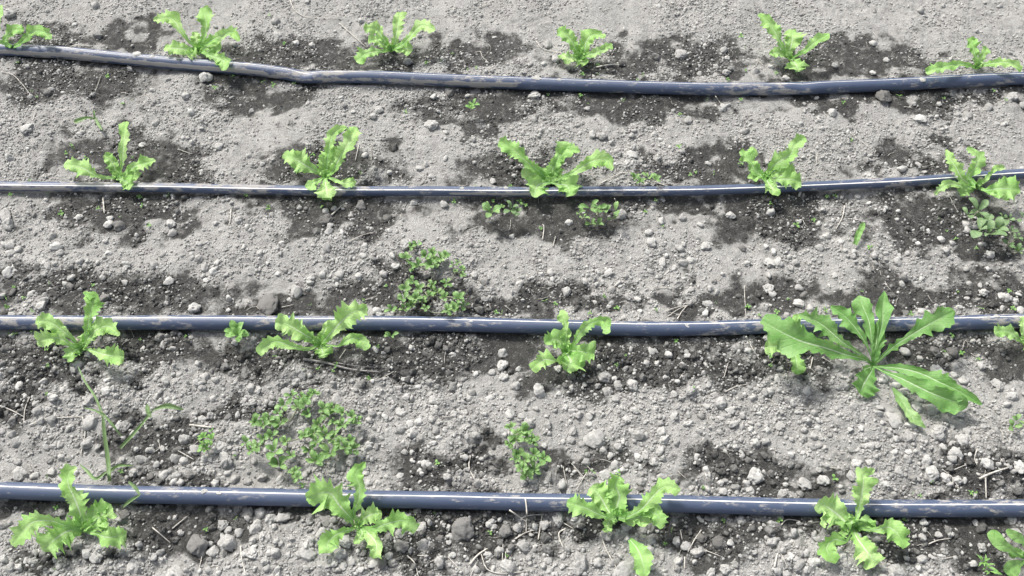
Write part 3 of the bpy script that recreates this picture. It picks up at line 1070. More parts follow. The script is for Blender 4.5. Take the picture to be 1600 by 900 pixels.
# ------------------------------------------------------------------ lettuces
# base, [(path after the base, widths)], extra keyword settings per leaf
LETTUCES = [
    dict(b=(20, 74), label="cut-off lettuce whose leaf tips stick up behind the left end of the farthest pipe", leaves=[
        ([(8, 66), (18, 48), (38, 46)], [8, 14, 16]), ([(34, 66), (50, 50), (68, 50), (80, 61)], [8, 16, 16, 8]), ([(-5, 60), (-2, 35), (2, 8)], [6, 10, 10])], core=0),
    dict(b=(310, 80), label="lettuce behind the farthest pipe with one leaf hanging over the pipe", leaves=[
        ([(306, 74), (293, 62), (281, 45), (266, 28), (240, 31)], [4, 5, 11, 18, 14]), ([(314, 70), (320, 50), (322, 35), (317, 12)], [7, 9, 18, 22]),
        ([(318, 72), (332, 62), (350, 54), (364, 50), (374, 64)], [5, 10, 14, 15, 10]), ([(318, 76), (332, 70), (345, 78)], [12, 26, 16]),
        ([(304, 78), (282, 76), (257, 74)], [8, 20, 16]), ([(302, 82), (293, 88)], [12, 14]), ([(317, 82), (332, 88), (348, 94), (349, 110)], [5, 9, 20, 18]),
        ([(309, 70), (306, 60), (304, 50)], [14, 16, 10])]),
    dict(b=(611, 78), label="lettuce behind the farthest pipe with four splayed round-tipped leaves", leaves=[
        ([(606, 70), (598, 60), (588, 46), (568, 43)], [6, 10, 16, 12]), ([(602, 72), (588, 62), (575, 66)], [10, 16, 12]),
        ([(600, 80), (588, 80), (572, 84), (556, 95)], [5, 10, 20, 14]), ([(617, 68), (620, 48), (625, 19)], [9, 13, 20]),
        ([(628, 70), (640, 58), (658, 40), (680, 47)], [8, 9, 16, 13]), ([(620, 74), (634, 76), (642, 82)], [10, 22, 14])]),
    dict(b=(905, 92), label="small upright ruffled lettuce behind the farthest pipe left of a bare stretch", leaves=[
        ([(899, 76), (890, 60), (873, 44)], [11, 16, 16]), ([(896, 90), (886, 90), (877, 85)], [10, 16, 12]),
        ([(913, 80), (916, 64), (928, 54), (946, 58)], [12, 20, 18, 8]), ([(918, 86), (936, 80), (950, 72), (957, 77)], [8, 12, 11, 6]),
        ([(909, 95), (913, 102)], [16, 14]), ([(908, 78), (912, 66)], [14, 12])]),
    dict(b=(1235, 92), label="lettuce behind the farthest pipe with two long leaves spread like rabbit ears", leaves=[
        ([(1228, 84), (1218, 64), (1206, 42), (1187, 21)], [4, 9, 18, 12]), ([(1226, 86), (1213, 82), (1202, 84)], [8, 15, 10]),
        ([(1234, 80), (1238, 64), (1238, 46)], [10, 26, 22]), ([(1246, 86), (1258, 78), (1275, 65), (1295, 52)], [4, 8, 15, 8]),
        ([(1238, 94), (1245, 102), (1248, 112)], [12, 26, 16])]),
    dict(b=(1525, 106), label="low lettuce behind the farthest pipe near the far right corner", leaves=[
        ([(1505, 100), (1475, 104), (1446, 112)], [8, 14, 16]), ([(1545, 100), (1575, 98), (1597, 108)], [8, 12, 12]), ([(1524, 90), (1520, 72), (1514, 60)], [8, 16, 14]),
        ([(1534, 90), (1542, 74)], [10, 12])]),
    dict(b=(182, 278), label="lettuce behind the left part of the thin pipe with one tall narrow leaf", leaves=[
        ([(172, 278), (150, 274), (128, 262), (100, 256)], [4, 8, 24, 20]), ([(180, 265), (174, 252), (163, 242)], [14, 20, 12]),
        ([(190, 260), (192, 240), (194, 215), (196, 190)], [5, 12, 14, 22]), ([(196, 270), (206, 262), (222, 256), (243, 250)], [4, 12, 18, 10]),
        ([(193, 276), (206, 276), (214, 280)], [10, 30, 24]), ([(190, 280), (200, 286), (203, 296)], [8, 20, 10])]),
    dict(b=(508, 276), label="lettuce behind the thin pipe whose two long leaves close into a loop", leaves=[
        ([(498, 270), (480, 260), (462, 249), (443, 240)], [5, 22, 28, 18]), ([(508, 262), (512, 250), (520, 228)], [24, 26, 20]),
        ([(520, 266), (532, 245), (545, 222), (556, 198)], [10, 15, 20, 22]), ([(512, 245), (516, 222), (524, 204), (542, 199)], [8, 14, 14, 10]),
        ([(520, 280), (538, 286), (556, 283)], [4, 9, 15]), ([(498, 282), (489, 286), (484, 297)], [7, 12, 16]),
        ([(508, 284), (510, 296), (512, 312)], [8, 25, 14])]),
    dict(b=(860, 284), label="wide lettuce behind the thin pipe, the largest lettuce along it", leaves=[
        ([(845, 270), (822, 252), (800, 232), (780, 220)], [10, 14, 20, 24]), ([(852, 278), (834, 272), (814, 272)], [12, 20, 14]),
        ([(862, 268), (870, 250), (880, 236), (888, 222)], [16, 18, 26, 26]), ([(880, 240), (892, 235), (906, 236)], [14, 16, 8]),
        ([(872, 280), (895, 270), (925, 252), (948, 250), (957, 266)], [3, 8, 20, 20, 8]),
        ([(850, 286), (840, 290), (834, 308)], [10, 32, 18]), ([(870, 288), (886, 290), (892, 306)], [6, 32, 18]),
        ([(852, 270), (850, 262)], [14, 10]), ([(870, 272), (876, 262)], [16, 12])]),
    dict(b=(1198, 280), label="lettuce behind the thin pipe with a long leaf bending up to the right", leaves=[
        ([(1182, 268), (1172, 252), (1162, 240), (1156, 236)], [14, 20, 20, 10]), ([(1174, 250), (1176, 238), (1174, 229)], [8, 14, 8]),
        ([(1205, 262), (1222, 250), (1236, 240), (1242, 226), (1258, 214)], [10, 26, 22, 17, 16]), ([(1210, 272), (1228, 266), (1242, 268)], [8, 16, 16]),
        ([(1214, 280), (1234, 280), (1252, 284)], [6, 26, 24]), ([(1202, 288), (1208, 295), (1206, 304)], [14, 20, 12]), ([(1188, 272), (1180, 276), (1181, 284)], [10, 14, 8])]),
    dict(b=(1526, 292), label="lettuce growing up on both sides of the thin pipe near the right edge", leaves=[
        ([(1505, 280), (1494, 262), (1484, 246), (1478, 234)], [12, 16, 12, 8]), ([(1514, 276), (1524, 262), (1528, 245), (1512, 230)], [10, 20, 15, 10]),
        ([(1540, 280), (1555, 264), (1570, 262)], [6, 8, 8]), ([(1510, 292), (1485, 287), (1470, 294), (1461, 304)], [8, 10, 10, 10]),
        ([(1516, 294), (1506, 298), (1500, 306)], [10, 16, 8]), ([(1540, 297), (1556, 295), (1576, 294), (1594, 297)], [7, 22, 34, 26]), ([(1545, 300), (1562, 306), (1578, 312)], [5, 8, 5])]),
    dict(b=(128, 545), label="leftmost lettuce in front of the third pipe, its top leaf hooked at the tip", leaves=[
        ([(134, 522), (139, 498), (146, 472), (148, 464), (130, 457)], [9, 14, 24, 16, 8]), ([(116, 532), (98, 517), (78, 504), (56, 500)], [6, 14, 24, 16]),
        ([(112, 540), (90, 528), (58, 532)], [8, 16, 26]), ([(120, 546), (112, 552), (114, 564)], [14, 22, 14]),
        ([(138, 528), (152, 514), (170, 510), (187, 524)], [14, 22, 22, 8]), ([(146, 520), (152, 506), (158, 496)], [12, 14, 8]),
        ([(142, 547), (160, 553), (176, 556), (194, 556)], [5, 16, 26, 24]), ([(130, 532), (128, 522)], [14, 12])]),
    dict(b=(500, 538), label="lettuce in front of the third pipe spread like two wings", leaves=[
        ([(488, 530), (468, 518), (446, 506), (430, 504)], [12, 26, 28, 22]), ([(480, 545), (456, 541), (430, 534), (410, 546), (408, 556)], [6, 10, 18, 18, 10]),
        ([(508, 530), (528, 508), (548, 490), (574, 480)], [12, 24, 30, 22]), ([(504, 524), (510, 512), (517, 500)], [14, 14, 8]),
        ([(502, 543), (504, 550), (506, 559)], [14, 24, 12]), ([(528, 540), (546, 530), (564, 530), (574, 546)], [3, 14, 20, 18]), ([(476, 524), (474, 508)], [12, 8])]),
    dict(b=(884, 550), label="small lettuce in front of the third pipe with one arched leaf across the pipe", leaves=[
        ([(896, 538), (908, 518), (926, 504), (944, 502), (948, 522)], [7, 12, 15, 15, 12]), ([(884, 538), (884, 524), (883, 511)], [12, 18, 12]),
        ([(878, 540), (868, 530), (851, 536)], [14, 28, 16]), ([(892, 548), (910, 550), (929, 552)], [12, 28, 24]),
        ([(888, 556), (892, 566), (884, 579)], [22, 38, 18]), ([(870, 563), (850, 562), (830, 577)], [4, 22, 16]), ([(884, 515), (882, 500), (877, 484)], [6, 16, 10])]),
    dict(b=(1242, 546), label="small lettuce half hidden under the biggest leaf of the dandelion-like weed", leaves=[
        ([(1228, 545), (1212, 541), (1195, 542)], [8, 20, 20]), ([(1242, 552), (1245, 564), (1247, 585)], [8, 20, 14]), ([(1242, 530), (1245, 508), (1247, 491)], [8, 16, 10])]),
    dict(b=(1602, 538), label="cut-off lettuce at the right edge in front of the third pipe", leaves=[
        ([(1592, 530), (1575, 518), (1553, 518)], [6, 18, 16]), ([(1600, 520), (1599, 494)], [12, 14]), ([(1608, 548), (1618, 560)], [12, 18])]),
    dict(b=(130, 828), label="spiky-edged leftmost lettuce in front of the nearest pipe, one leaf across it", leaves=[
        ([(126, 806), (118, 784), (106, 756), (108, 738), (120, 730)], [20, 32, 24, 20, 12]), ([(104, 822), (78, 814), (48, 818), (18, 852)], [10, 18, 26, 20]),
        ([(112, 828), (92, 838), (66, 860)], [26, 38, 24]), ([(145, 818), (156, 806), (168, 800), (182, 808)], [14, 26, 18, 10]),
        ([(142, 812), (150, 796), (172, 788)], [12, 22, 8]), ([(150, 834), (170, 840), (198, 834)], [8, 28, 28]), ([(124, 818), (116, 806)], [18, 14]),
        ([(148, 826), (162, 820), (170, 828)], [10, 14, 10])], teeth=0.5),
    dict(b=(560, 822), label="second lettuce in front of the nearest pipe, a broad ragged leaf across the pipe", leaves=[
        ([(545, 806), (530, 790), (512, 770), (478, 778)], [12, 36, 42, 26]), ([(552, 803), (560, 782), (562, 760), (556, 740), (571, 722)], [8, 12, 20, 22, 10]),
        ([(566, 812), (580, 804), (596, 800)], [14, 24, 12]), ([(582, 826), (606, 818), (632, 814), (651, 828)], [8, 22, 26, 22]),
        ([(546, 828), (530, 833), (512, 848), (514, 864)], [6, 16, 30, 20]), ([(574, 832), (586, 846), (588, 858), (582, 872)], [14, 26, 20, 14]),
        ([(566, 832), (560, 842), (560, 850)], [12, 16, 8]), ([(548, 808), (544, 800)], [16, 12])], teeth=0.45),
    dict(b=(964, 808), label="third lettuce in front of the nearest pipe, with a broad upright middle leaf", leaves=[
        ([(942, 806), (915, 794), (886, 784)], [8, 24, 22]), ([(952, 800), (938, 776), (924, 760)], [12, 34, 28]),
        ([(962, 798), (968, 776), (962, 758), (968, 744)], [20, 32, 30, 20]), ([(984, 806), (1004, 794), (1022, 774), (1040, 760), (1063, 766)], [8, 16, 22, 20, 18]),
        ([(986, 812), (1002, 808), (1000, 822)], [12, 26, 16]), ([(1006, 800), (1026, 804), (1034, 826)], [12, 24, 14]),
        ([(952, 814), (948, 832)], [16, 14]), ([(974, 802), (982, 800)], [14, 12])], teeth=0.4),
    dict(b=(1334, 824), label="fourth lettuce in front of the nearest pipe with a tall leaf straight across it", leaves=[
        ([(1340, 802), (1346, 778), (1350, 754), (1350, 742), (1366, 733)], [8, 22, 30, 22, 10]), ([(1322, 816), (1304, 800), (1286, 790), (1276, 800)], [24, 38, 30, 14]),
        ([(1292, 810), (1286, 824)], [10, 8]), ([(1322, 845), (1304, 843), (1292, 858), (1306, 880)], [5, 20, 26, 12]),
        ([(1338, 838), (1352, 858), (1370, 882)], [14, 32, 26]), ([(1366, 828), (1388, 824), (1404, 836), (1414, 856)], [7, 26, 30, 20]),
        ([(1350, 822), (1360, 810)], [16, 22]), ([(1322, 828), (1316, 838)], [12, 14]), ([(1330, 812), (1334, 806)], [18, 12])]),
]
GL = "young lettuces planted along the drip pipes"
for spec in LETTUCES:
    bx_, by_ = spec['b']
    base = P(bx_, by_, 0)
    rr = random.Random(int(bx_ * 7 + by_))
    e = empty("lettuce", (base.x, base.y, H1(base.x, base.y)))
    tag(e, spec['label'], "lettuce", GL)
    te = spec.get('teeth', 0.40) * 1.15
    for path, ws in spec['leaves']:
        path = [(bx_, by_)] + path
        ws = [max(4, ws[0] * 0.7)] + ws
        L = sum(math.hypot(path[i][0] - path[i + 1][0], path[i][1] - path[i + 1][1]) for i in range(len(path) - 1))
        g = leaf_from_photo(path, ws, M_LET, teeth=te, nteeth=max(4, int(L / 8.5)), ruffle=rr.uniform(0.28, 0.5), cup=rr.uniform(0.05, 0.35),
                            twist=rr.uniform(-0.25, 0.25), rr=rr)
        build_leaf(e, g, M_LET)
    for q in range(spec.get('core', 3)):
        an = rr.uniform(0, 6.28)
        ln = rr.uniform(6, 11) * (0.8 + by_ / 1500)
        path = [(bx_, by_), (bx_ + math.cos(an) * ln * 0.5, by_ - 5 - math.sin(an) * ln * 0.25), (bx_ + math.cos(an) * ln, by_ - 8 - math.sin(an) * ln * 0.6)]
        g = leaf_from_photo(path, [4, 8, 6], M_LET, teeth=0.5, nteeth=5, ruffle=0.6, cup=0.6, lift=(1.1, -0.2), rr=rr, nu=18, nv=9, z0=0.012)
        build_leaf(e, g, M_LET)
    # short pale stump that carries the leaves
    st = [Vector((0, 0, -0.006)), Vector((0, 0, 0.004)), Vector((0.0005, 0.001, 0.013))]
    vs, fs = tube(st, [0.0048, 0.0042, 0.003], 10)
    link("crown", mesh_np("crown", [tuple(v) for v in vs], fs, M_STEM), e)

# ------------------------------------------------------------------ the dandelion-like weed
bd = (1364, 572)
base = P(*bd, 0)
e = empty("broadleaf_weed", (base.x, base.y, H1(base.x, base.y)))
tag(e, "large dandelion-like weed with jagged leaves spread in front of and across the third pipe", "weed")
rr = random.Random(5)
DAN = [([(1352, 562), (1322, 554), (1288, 543), (1250, 532), (1215, 515), (1190, 500)], [4, 13, 28, 38, 42, 25], 8, 0.6),
       ([(1352, 558), (1320, 537), (1288, 510), (1268, 498), (1248, 490)], [3, 8, 22, 20, 7], 6, 0.8),
       ([(1358, 547), (1341, 518), (1320, 494), (1298, 478)], [3, 13, 22, 8], 6, 0.5),
       ([(1362, 535), (1358, 503), (1348, 478), (1342, 462)], [4, 18, 24, 9], 5, 0.35),
       ([(1368, 558), (1370, 530), (1375, 500)], [9, 22, 12], 5, 0.3),
       ([(1372, 535), (1379, 505), (1380, 480), (1382, 455)], [4, 16, 24, 5], 4, 0.1),
       ([(1374, 562), (1396, 542), (1420, 526), (1450, 508), (1476, 494), (1492, 486)], [4, 9, 14, 30, 36, 20], 6, 0.7),
       ([(1380, 573), (1410, 576), (1440, 584), (1470, 598), (1500, 612), (1534, 632)], [5, 14, 20, 24, 22, 8], 8, 0.45),
       ([(1380, 580), (1410, 592), (1450, 612), (1485, 626), (1512, 634)], [4, 14, 28, 34, 16], 7, 0.3),
       ([(1362, 580), (1352, 598), (1344, 616)], [12, 42, 34], 4, 0.10),
       ([(1356, 575), (1348, 576)], [10, 8], 3, 0.2)]
for path, ws, nt_, te in DAN:
    g = leaf_from_photo([bd] + path, [3] + ws, M_DAN, lift=(0.85, -0.45) if path[-1][1] < 560 else (0.55, -0.42), teeth=te, nteeth=nt_, ruffle=rr.uniform(0.2, 0.38), cup=rr.uniform(0.1, 0.4), twist=rr.uniform(-0.35, 0.35), rr=rr, nu=80, nv=15)
    build_leaf(e, g, M_DAN)
g = leaf_from_photo([(1395, 606), (1408, 625), (1425, 650), (1446, 669)], [4, 14, 16, 5], M_WEED, teeth=0.25, nteeth=4, ruffle=0.2, z0=0.006, lift=(0.5, -0.35), rr=rr)
o = build_leaf(None, g, M_WEED, "fallen_leaf")
tag(o, "narrow jagged green leaf lying on the soil below the dandelion-like weed", "leaf")
g = leaf_from_photo([(984, 843), (996, 858), (1004, 878), (1008, 900)], [6, 22, 30, 18], M_LET, teeth=0.3, nteeth=6, ruffle=0.2, z0=0.010, lift=(0.6, -0.5), rr=rr)
o = build_leaf(None, g, M_LET, "fallen_leaf")
tag(o, "detached lettuce leaf lying on clods below the third nearest lettuce", "leaf")
g = leaf_from_photo([(1336, 382), (1341, 366), (1350, 348)], [7, 10, 8], M_SPR, teeth=0.05, nteeth=4, ruffle=0.15, z0=0.006, lift=(0.5, -0.3), rr=rr)
o = build_leaf(None, g, M_SPR, "leaf_blade")
tag(o, "lone flat green leaf blade lying on pale soil below the thin pipe", "leaf")

# smooth-leafed weed cut off by the right edge, near corner
base = P(1604, 872, 0)
e = empty("smooth_leaf_weed", (base.x, base.y, H1(base.x, base.y)))
tag(e, "smooth-leafed green weed cut off by the right edge in the near corner", "weed")
for path, ws in [([(1590, 868), (1578, 858), (1562, 848), (1546, 830)], [5, 12, 20, 20]), ([(1600, 850), (1590, 840), (1572, 828)], [6, 16, 10]),
                 ([(1596, 880), (1584, 886), (1572, 896)], [8, 26, 24]), ([(1598, 866), (1586, 862), (1578, 870)], [8, 14, 12]), ([(1612, 860), (1625, 850)], [10, 18])]:
    build_leaf(e, leaf_from_photo([(1604, 872)] + path, [4] + ws, M_DAN, teeth=0.04, nteeth=5, ruffle=0.12, cup=0.2, rr=rr), M_SPR)

# ------------------------------------------------------------------ purslane-like weeds: tufts of small obovate leaves on creeping stems
def small_leaf_mesh(name, mat, wide=0.42, cup=0.25, seed=0, pointed=False):
    rr = random.Random(seed)
    vs, fs, uvs = [], [], []
    nu, nv = 11, 5
    for i in range(nu):
        u = math.sin(i / (nu - 1) * math.pi / 2) ** 1.15
        s = max(0.0, math.sin(math.pi * min(1, u ** (1.0 if pointed else 1.45)))) ** (1.0 if pointed else 0.62)
        hw = wide * 0.5 * (0.06 + 0.94 * s) if i < nu - 1 else 0.02
        for j in range(nv):
            v = -1 + 2 * j / (nv - 1)
            z = 0.22 * math.sin(u * math.pi * 0.8) - 0.10 * u * u + cup * hw * v * v + 0.02 * math.sin(u * 9 + seed + v)
            vs.append((u, v * hw, z))
            uvs.append((u, v * .5 + .5))
    for i in range(nu - 1):
        for j in range(nv - 1):
            a_ = i * nv + j
            fs.append((a_, a_ + nv, a_ + nv + 1, a_ + 1))
    me = mesh_np(name, vs, fs, mat)
    ul = me.uv_layers.new(name="UVMap")
    li = np.empty(len(me.loops), int)
    me.loops.foreach_get('vertex_index', li)
    ul.data.foreach_set('uv', np.array(uvs)[li].ravel())
    return me


SL = {}
for key, mt in (('w', M_WEED), ('g', M_WEEDG), ('s', M_SPR)):
    SL[key] = [small_leaf_mesh("small_leaf", mt, wd, cp, sd_) for wd, cp, sd_ in ((0.56, 0.3, 1), (0.47, 0.45, 2), (0.64, 0.15, 3))]
SLN = [small_leaf_mesh("narrow_leaf", M_SPR, 0.24, 0.3, 5, True), small_leaf_mesh("narrow_leaf", M_SPR, 0.2, 0.3, 6, True)]


def tuft(parent, px, py, z, nleaf, lpx, key, rr, spread=1.0, jit=0.35):
    """leaves of a tuft, each an object"""
    c = P(px, py, z) - parent.location
    mp_ = mpp(px, py, z)
    a0 = rr.uniform(0, 6.28)
    for i in range(nleaf):
        me_ = rr.choice(SL[key]) if key in SL else rr.choice(SLN)
        o = link("leaf", me_, parent)
        L = lpx * mp_ * rr.uniform(0.75, 1.2)
        an = a0 + 6.283 * i / nleaf * (1 if nleaf > 3 else 1) + rr.gauss(0, jit)
        pitch = rr.uniform(0.1, 0.75) * (1 if i < nleaf * 0.7 else 1.3)
        o.location = c + Vector((math.cos(an), math.sin(an), 0)) * L * 0.08
        o.rotation_euler = (rr.gauss(0, 0.25), -pitch, an)
        o.scale = (L, L * rr.uniform(0.85, 1.2), L)


def weed(name, label, root, tufts, key, lpx, rr, stems=True, nl=(5, 7), hz=(0.008, 0.022), group=None):
    b_ = P(*root, 0)
    e = empty(name, (b_.x, b_.y, H1(b_.x, b_.y)))
    tag(e, label, "weed", group)
    nodes = [(0.0, Vector((0, 0, 0.003)))]
    for tf in sorted(tufts, key=lambda q: math.hypot(q[0] - root[0], q[1] - root[1])):
        px, py = tf[0], tf[1]
        sc_ = tf[2] if len(tf) > 2 else 1.0
        z = rr.uniform(*hz)
        c = P(px, py, z)
        z = max(z, H1(c.x, c.y) + 0.006)
        tuft(e, px, py, z, rr.randint(*nl), lpx * sc_ * rr.uniform(0.85, 1.1), key, rr)
        if not stems:
            continue
        c = P(px, py, z) - e.location
        a_ = min(nodes, key=lambda q: (q[1] - c).length + 0.25 * abs(q[0]))[1]     # branches off the nearest tuft nearer the root
        nodes.append((0.0, c))
        if (c - a_).length < 0.006:
            continue
        pts = []
        side = Vector((rr.gauss(0, 1), rr.gauss(0, 1), 0)) * 0.002
        for k in range(7):
            u = k / 6
            q = a_.lerp(c, u) + side * math.sin(u * 3.14)
            q.z = max(q.z - 0.004 * math.sin(u * 3.14), H1(e.location.x + q.x, e.location.y + q.y) - e.location.z + 0.001) if 0 < k < 6 else q.z
            pts.append(q)
        vs, fs = tube(pts, [0.0009 - 0.0004 * k / 6 for k in range(7)], 5)
        link("stem", mesh_np("stem", [tuple(v) for v in vs], fs, M_STEM), e)
    return e


rr = random.Random(21)
W1 = [(652, 381, .8), (643, 385, .7), (635, 405), (653, 415), (645, 418), (676, 398), (665, 402), (673, 414), (680, 410), (695, 400), (688, 405), (716, 410, .6), (722, 420, .6), (712, 424, .55), (724, 430, .55),
      (706, 414, .55), (633, 452), (630, 466, 1.1), (653, 452), (646, 440, .8), (650, 467), (668, 462), (683, 457), (697, 443), (694, 466), (716, 468, 1.2), (725, 478), (698, 485), (710, 483),
      (665, 482, .8), (643, 478), (630, 483), (612, 484, .9), (660, 470, .8), (676, 447, .8)]
weed("purslane_mat", "purslane mat with many small rounded leaves right behind the third pipe", (668, 452), W1, 'w', 11.5, rr, nl=(4, 7))
W2 = [(456, 619), (470, 622), (484, 620), (492, 616, .8), (465, 637), (476, 632), (445, 632), (480, 648), (400, 660, 1.1), (412, 664), (435, 645), (420, 657), (437, 662, 1.2), (505, 640), (520, 638), (512, 648), (537, 646),
      (550, 652), (558, 659), (498, 664, 1.2), (522, 660), (535, 664), (384, 692), (412, 686), (424, 682), (392, 704), (402, 698), (447, 690), (475, 682, 1.1), (490, 678), (495, 690), (520, 686), (510, 680), (532, 692), (547, 690),
      (551, 703), (540, 700), (430, 706, 1.7), (436, 726, 1.5), (455, 712), (484, 704, 1.4), (493, 722, 1.6), (516, 708, 1.8), (460, 738, .9), (466, 746, .7), (505, 672)]
weed("purslane_mat", "biggest purslane mat, spread between the third and the nearest pipe", (475, 672), W2, 'w', 12, rr, nl=(4, 7), hz=(0.006, 0.018))
weed("purslane_tuft", "purslane tuft farther from the camera of the twin tufts right of the biggest mat", (812, 684), [(798, 669), (809, 678), (820, 674), (832, 689, .9), (796, 692), (806, 688), (826, 682)], 'w', 13, rr)
weed("purslane_tuft", "purslane tuft nearer the camera of the twin tufts right of the biggest mat", (822, 726), [(809, 711), (820, 720), (834, 711), (850, 717), (815, 733), (834, 735), (824, 743), (806, 718, .8)], 'w', 13, rr)
weed("leafy_weed", "little green weed standing among pale clods left of the biggest purslane mat", (324, 695), [(318, 683), (330, 688), (320, 702), (330, 672, .5), (316, 694, .7)], 's', 11, rr, nl=(4, 5))
weed("star_weed", "star-shaped weed of about ten small leaves just in front of the third pipe", (371, 522), [(371, 520, 1.3), (372, 524, 1.0)], 's', 15, rr, stems=False, nl=(6, 7))
weed("purslane_sprig", "spreading purslane sprig with paired leaves below the thin pipe", (932, 337), [(905, 333, .8), (922, 325, 1.2), (936, 326), (946, 329, 1.1), (962, 330, 1.1), (958, 343, 1.1), (924, 350, .9), (934, 350, .8), (912, 340, .6)], 'w', 13, rr, nl=(2, 3))
weed("purslane_sprig", "dull green leafy sprig below the thin pipe right of a bare clod", (768, 333), [(768, 332, 1.25), (762, 326, .8)], 'w', 13, rr, nl=(5, 6), stems=False)
weed("purslane_sprig", "greyish leafy sprig below the thin pipe beside a dull green one", (802, 329), [(798, 328, 1.1), (808, 332, .8)], 'g', 12, rr, nl=(4, 5), stems=False)
weed("leafy_tuft", "tiny dark tuft lying just behind the thin pipe right of the wide lettuce", (1005, 281), [(992, 278), (1000, 284, .8), (1013, 278), (1024, 281, .8)], 'w', 11, rr, nl=(4, 6))
weed("grey_purslane", "grey-green purslane with large leaves at the right edge below the thin pipe", (1534, 350),
     [(1528, 330, 2.0), (1512, 336, 1.4), (1534, 345, 1.9), (1530, 360, 1.5), (1545, 366, 1.5), (1558, 358, 1.5), (1576, 343, .9), (1597, 343, .9), (1580, 362, .8), (1575, 382, .9), (1590, 393, .9),
      (1566, 341, .8), (1590, 372, .8)], 'g', 13, rr, nl=(3, 5))
weed("feathery_weed", "small feathery weed beside the smooth-leafed weed in the near right corner", (1542, 892), [(1540, 884, 1.2), (1545, 892, 1.1), (1536, 878)], 'n', 15, rr, nl=(5, 6), stems=False)
weed("feathery_weed", "small ragged weed on wet soil below the middle of the farthest pipe", (737, 168), [(735, 166), (740, 164), (737, 170)], 's', 9, rr, nl=(4, 5), stems=False)
weed("leafy_weed", "little weed on pale soil near the right edge below the dandelion-like weed", (1586, 664), [(1590, 657, .9), (1583, 667, .8)], 'w', 13, rr, nl=(3, 4), stems=False)
weed("clover_sprout", "three-leafed round sprout half under the third pipe near the wing-leafed lettuce", (612, 524), [(612, 524, 1.0)], 'w', 13, rr, nl=(4, 4), stems=False)


# ------------------------------------------------------------------ grass weeds
def blades(name, label, root, specs, z0=0.006, cat="grass"):
    b_ = P(*root, 0)
    e = empty(name, (b_.x, b_.y, H1(b_.x, b_.y)))
    tag(e, label, cat)
    for path, ws, lift, z in specs:
        g = leaf_from_photo(path, ws, M_GRASS, teeth=0.0, nteeth=1, ruffle=0.05, cup=0.5, z0=z, lift=lift, rr=rr, nu=26, nv=5)
        build_leaf(e, g, M_GRASS, "blade")


blades("grass_weed", "thin tall grass weed leaning left between the left lettuces of the third and nearest pipes", (172, 752), [
    ([(172, 752), (169, 715), (164, 680), (161, 650)], [6, 7, 6, 5], (0.7, -0.1), 0.006),
    ([(161, 650), (150, 622), (132, 594), (122, 572)], [4, 4, 3, 2], (0.2, -0.1), 0.055),
    ([(161, 648), (148, 641), (132, 637)], [4, 3, 2], (0.3, -0.3), 0.055),
    ([(160, 645), (175, 662), (190, 682)], [4, 4, 2], (0.1, -0.6), 0.055),
    ([(171, 738), (184, 728), (208, 727)], [4, 5, 2], (0.3, -0.3), 0.012),
    ([(170, 735), (150, 748), (138, 737), (124, 725)], [3, 5, 5, 2], (0.3, -0.1), 0.012)])
blades("grass_weed", "short grass weed with a stem and two blades right of the taller grass weed", (188, 700), [
    ([(188, 700), (212, 674), (240, 640)], [5, 5, 3], (0.5, -0.1), 0.006),
    ([(240, 640), (262, 634), (287, 640)], [3, 8, 3], (0.2, -0.4), 0.026),
    ([(236, 652), (232, 642), (230, 631)], [3, 8, 3], (0.3, 0.0), 0.024)])
blades("grass_weed", "bent green grass blade crossing the nearest pipe at its left part", (192, 792), [
    ([(192, 792), (204, 782), (219, 773)], [3, 5, 3], (0.6, 0.0), 0.024), ([(219, 773), (212, 762), (201, 752)], [3, 6, 4], (0.2, 0.0), 0.03)])
blades("grass_seedling", "three-bladed faint grass seedling above the tall-leafed lettuce on the left", (148, 186), [
    ([(148, 186), (136, 184), (116, 191)], [2, 4, 8], (0.3, -0.2), 0.004), ([(148, 186), (147, 172)], [3, 3], (0.7, 0), 0.004), ([(149, 184), (154, 194), (160, 203)], [3, 5, 3], (0.2, -0.2), 0.004)])

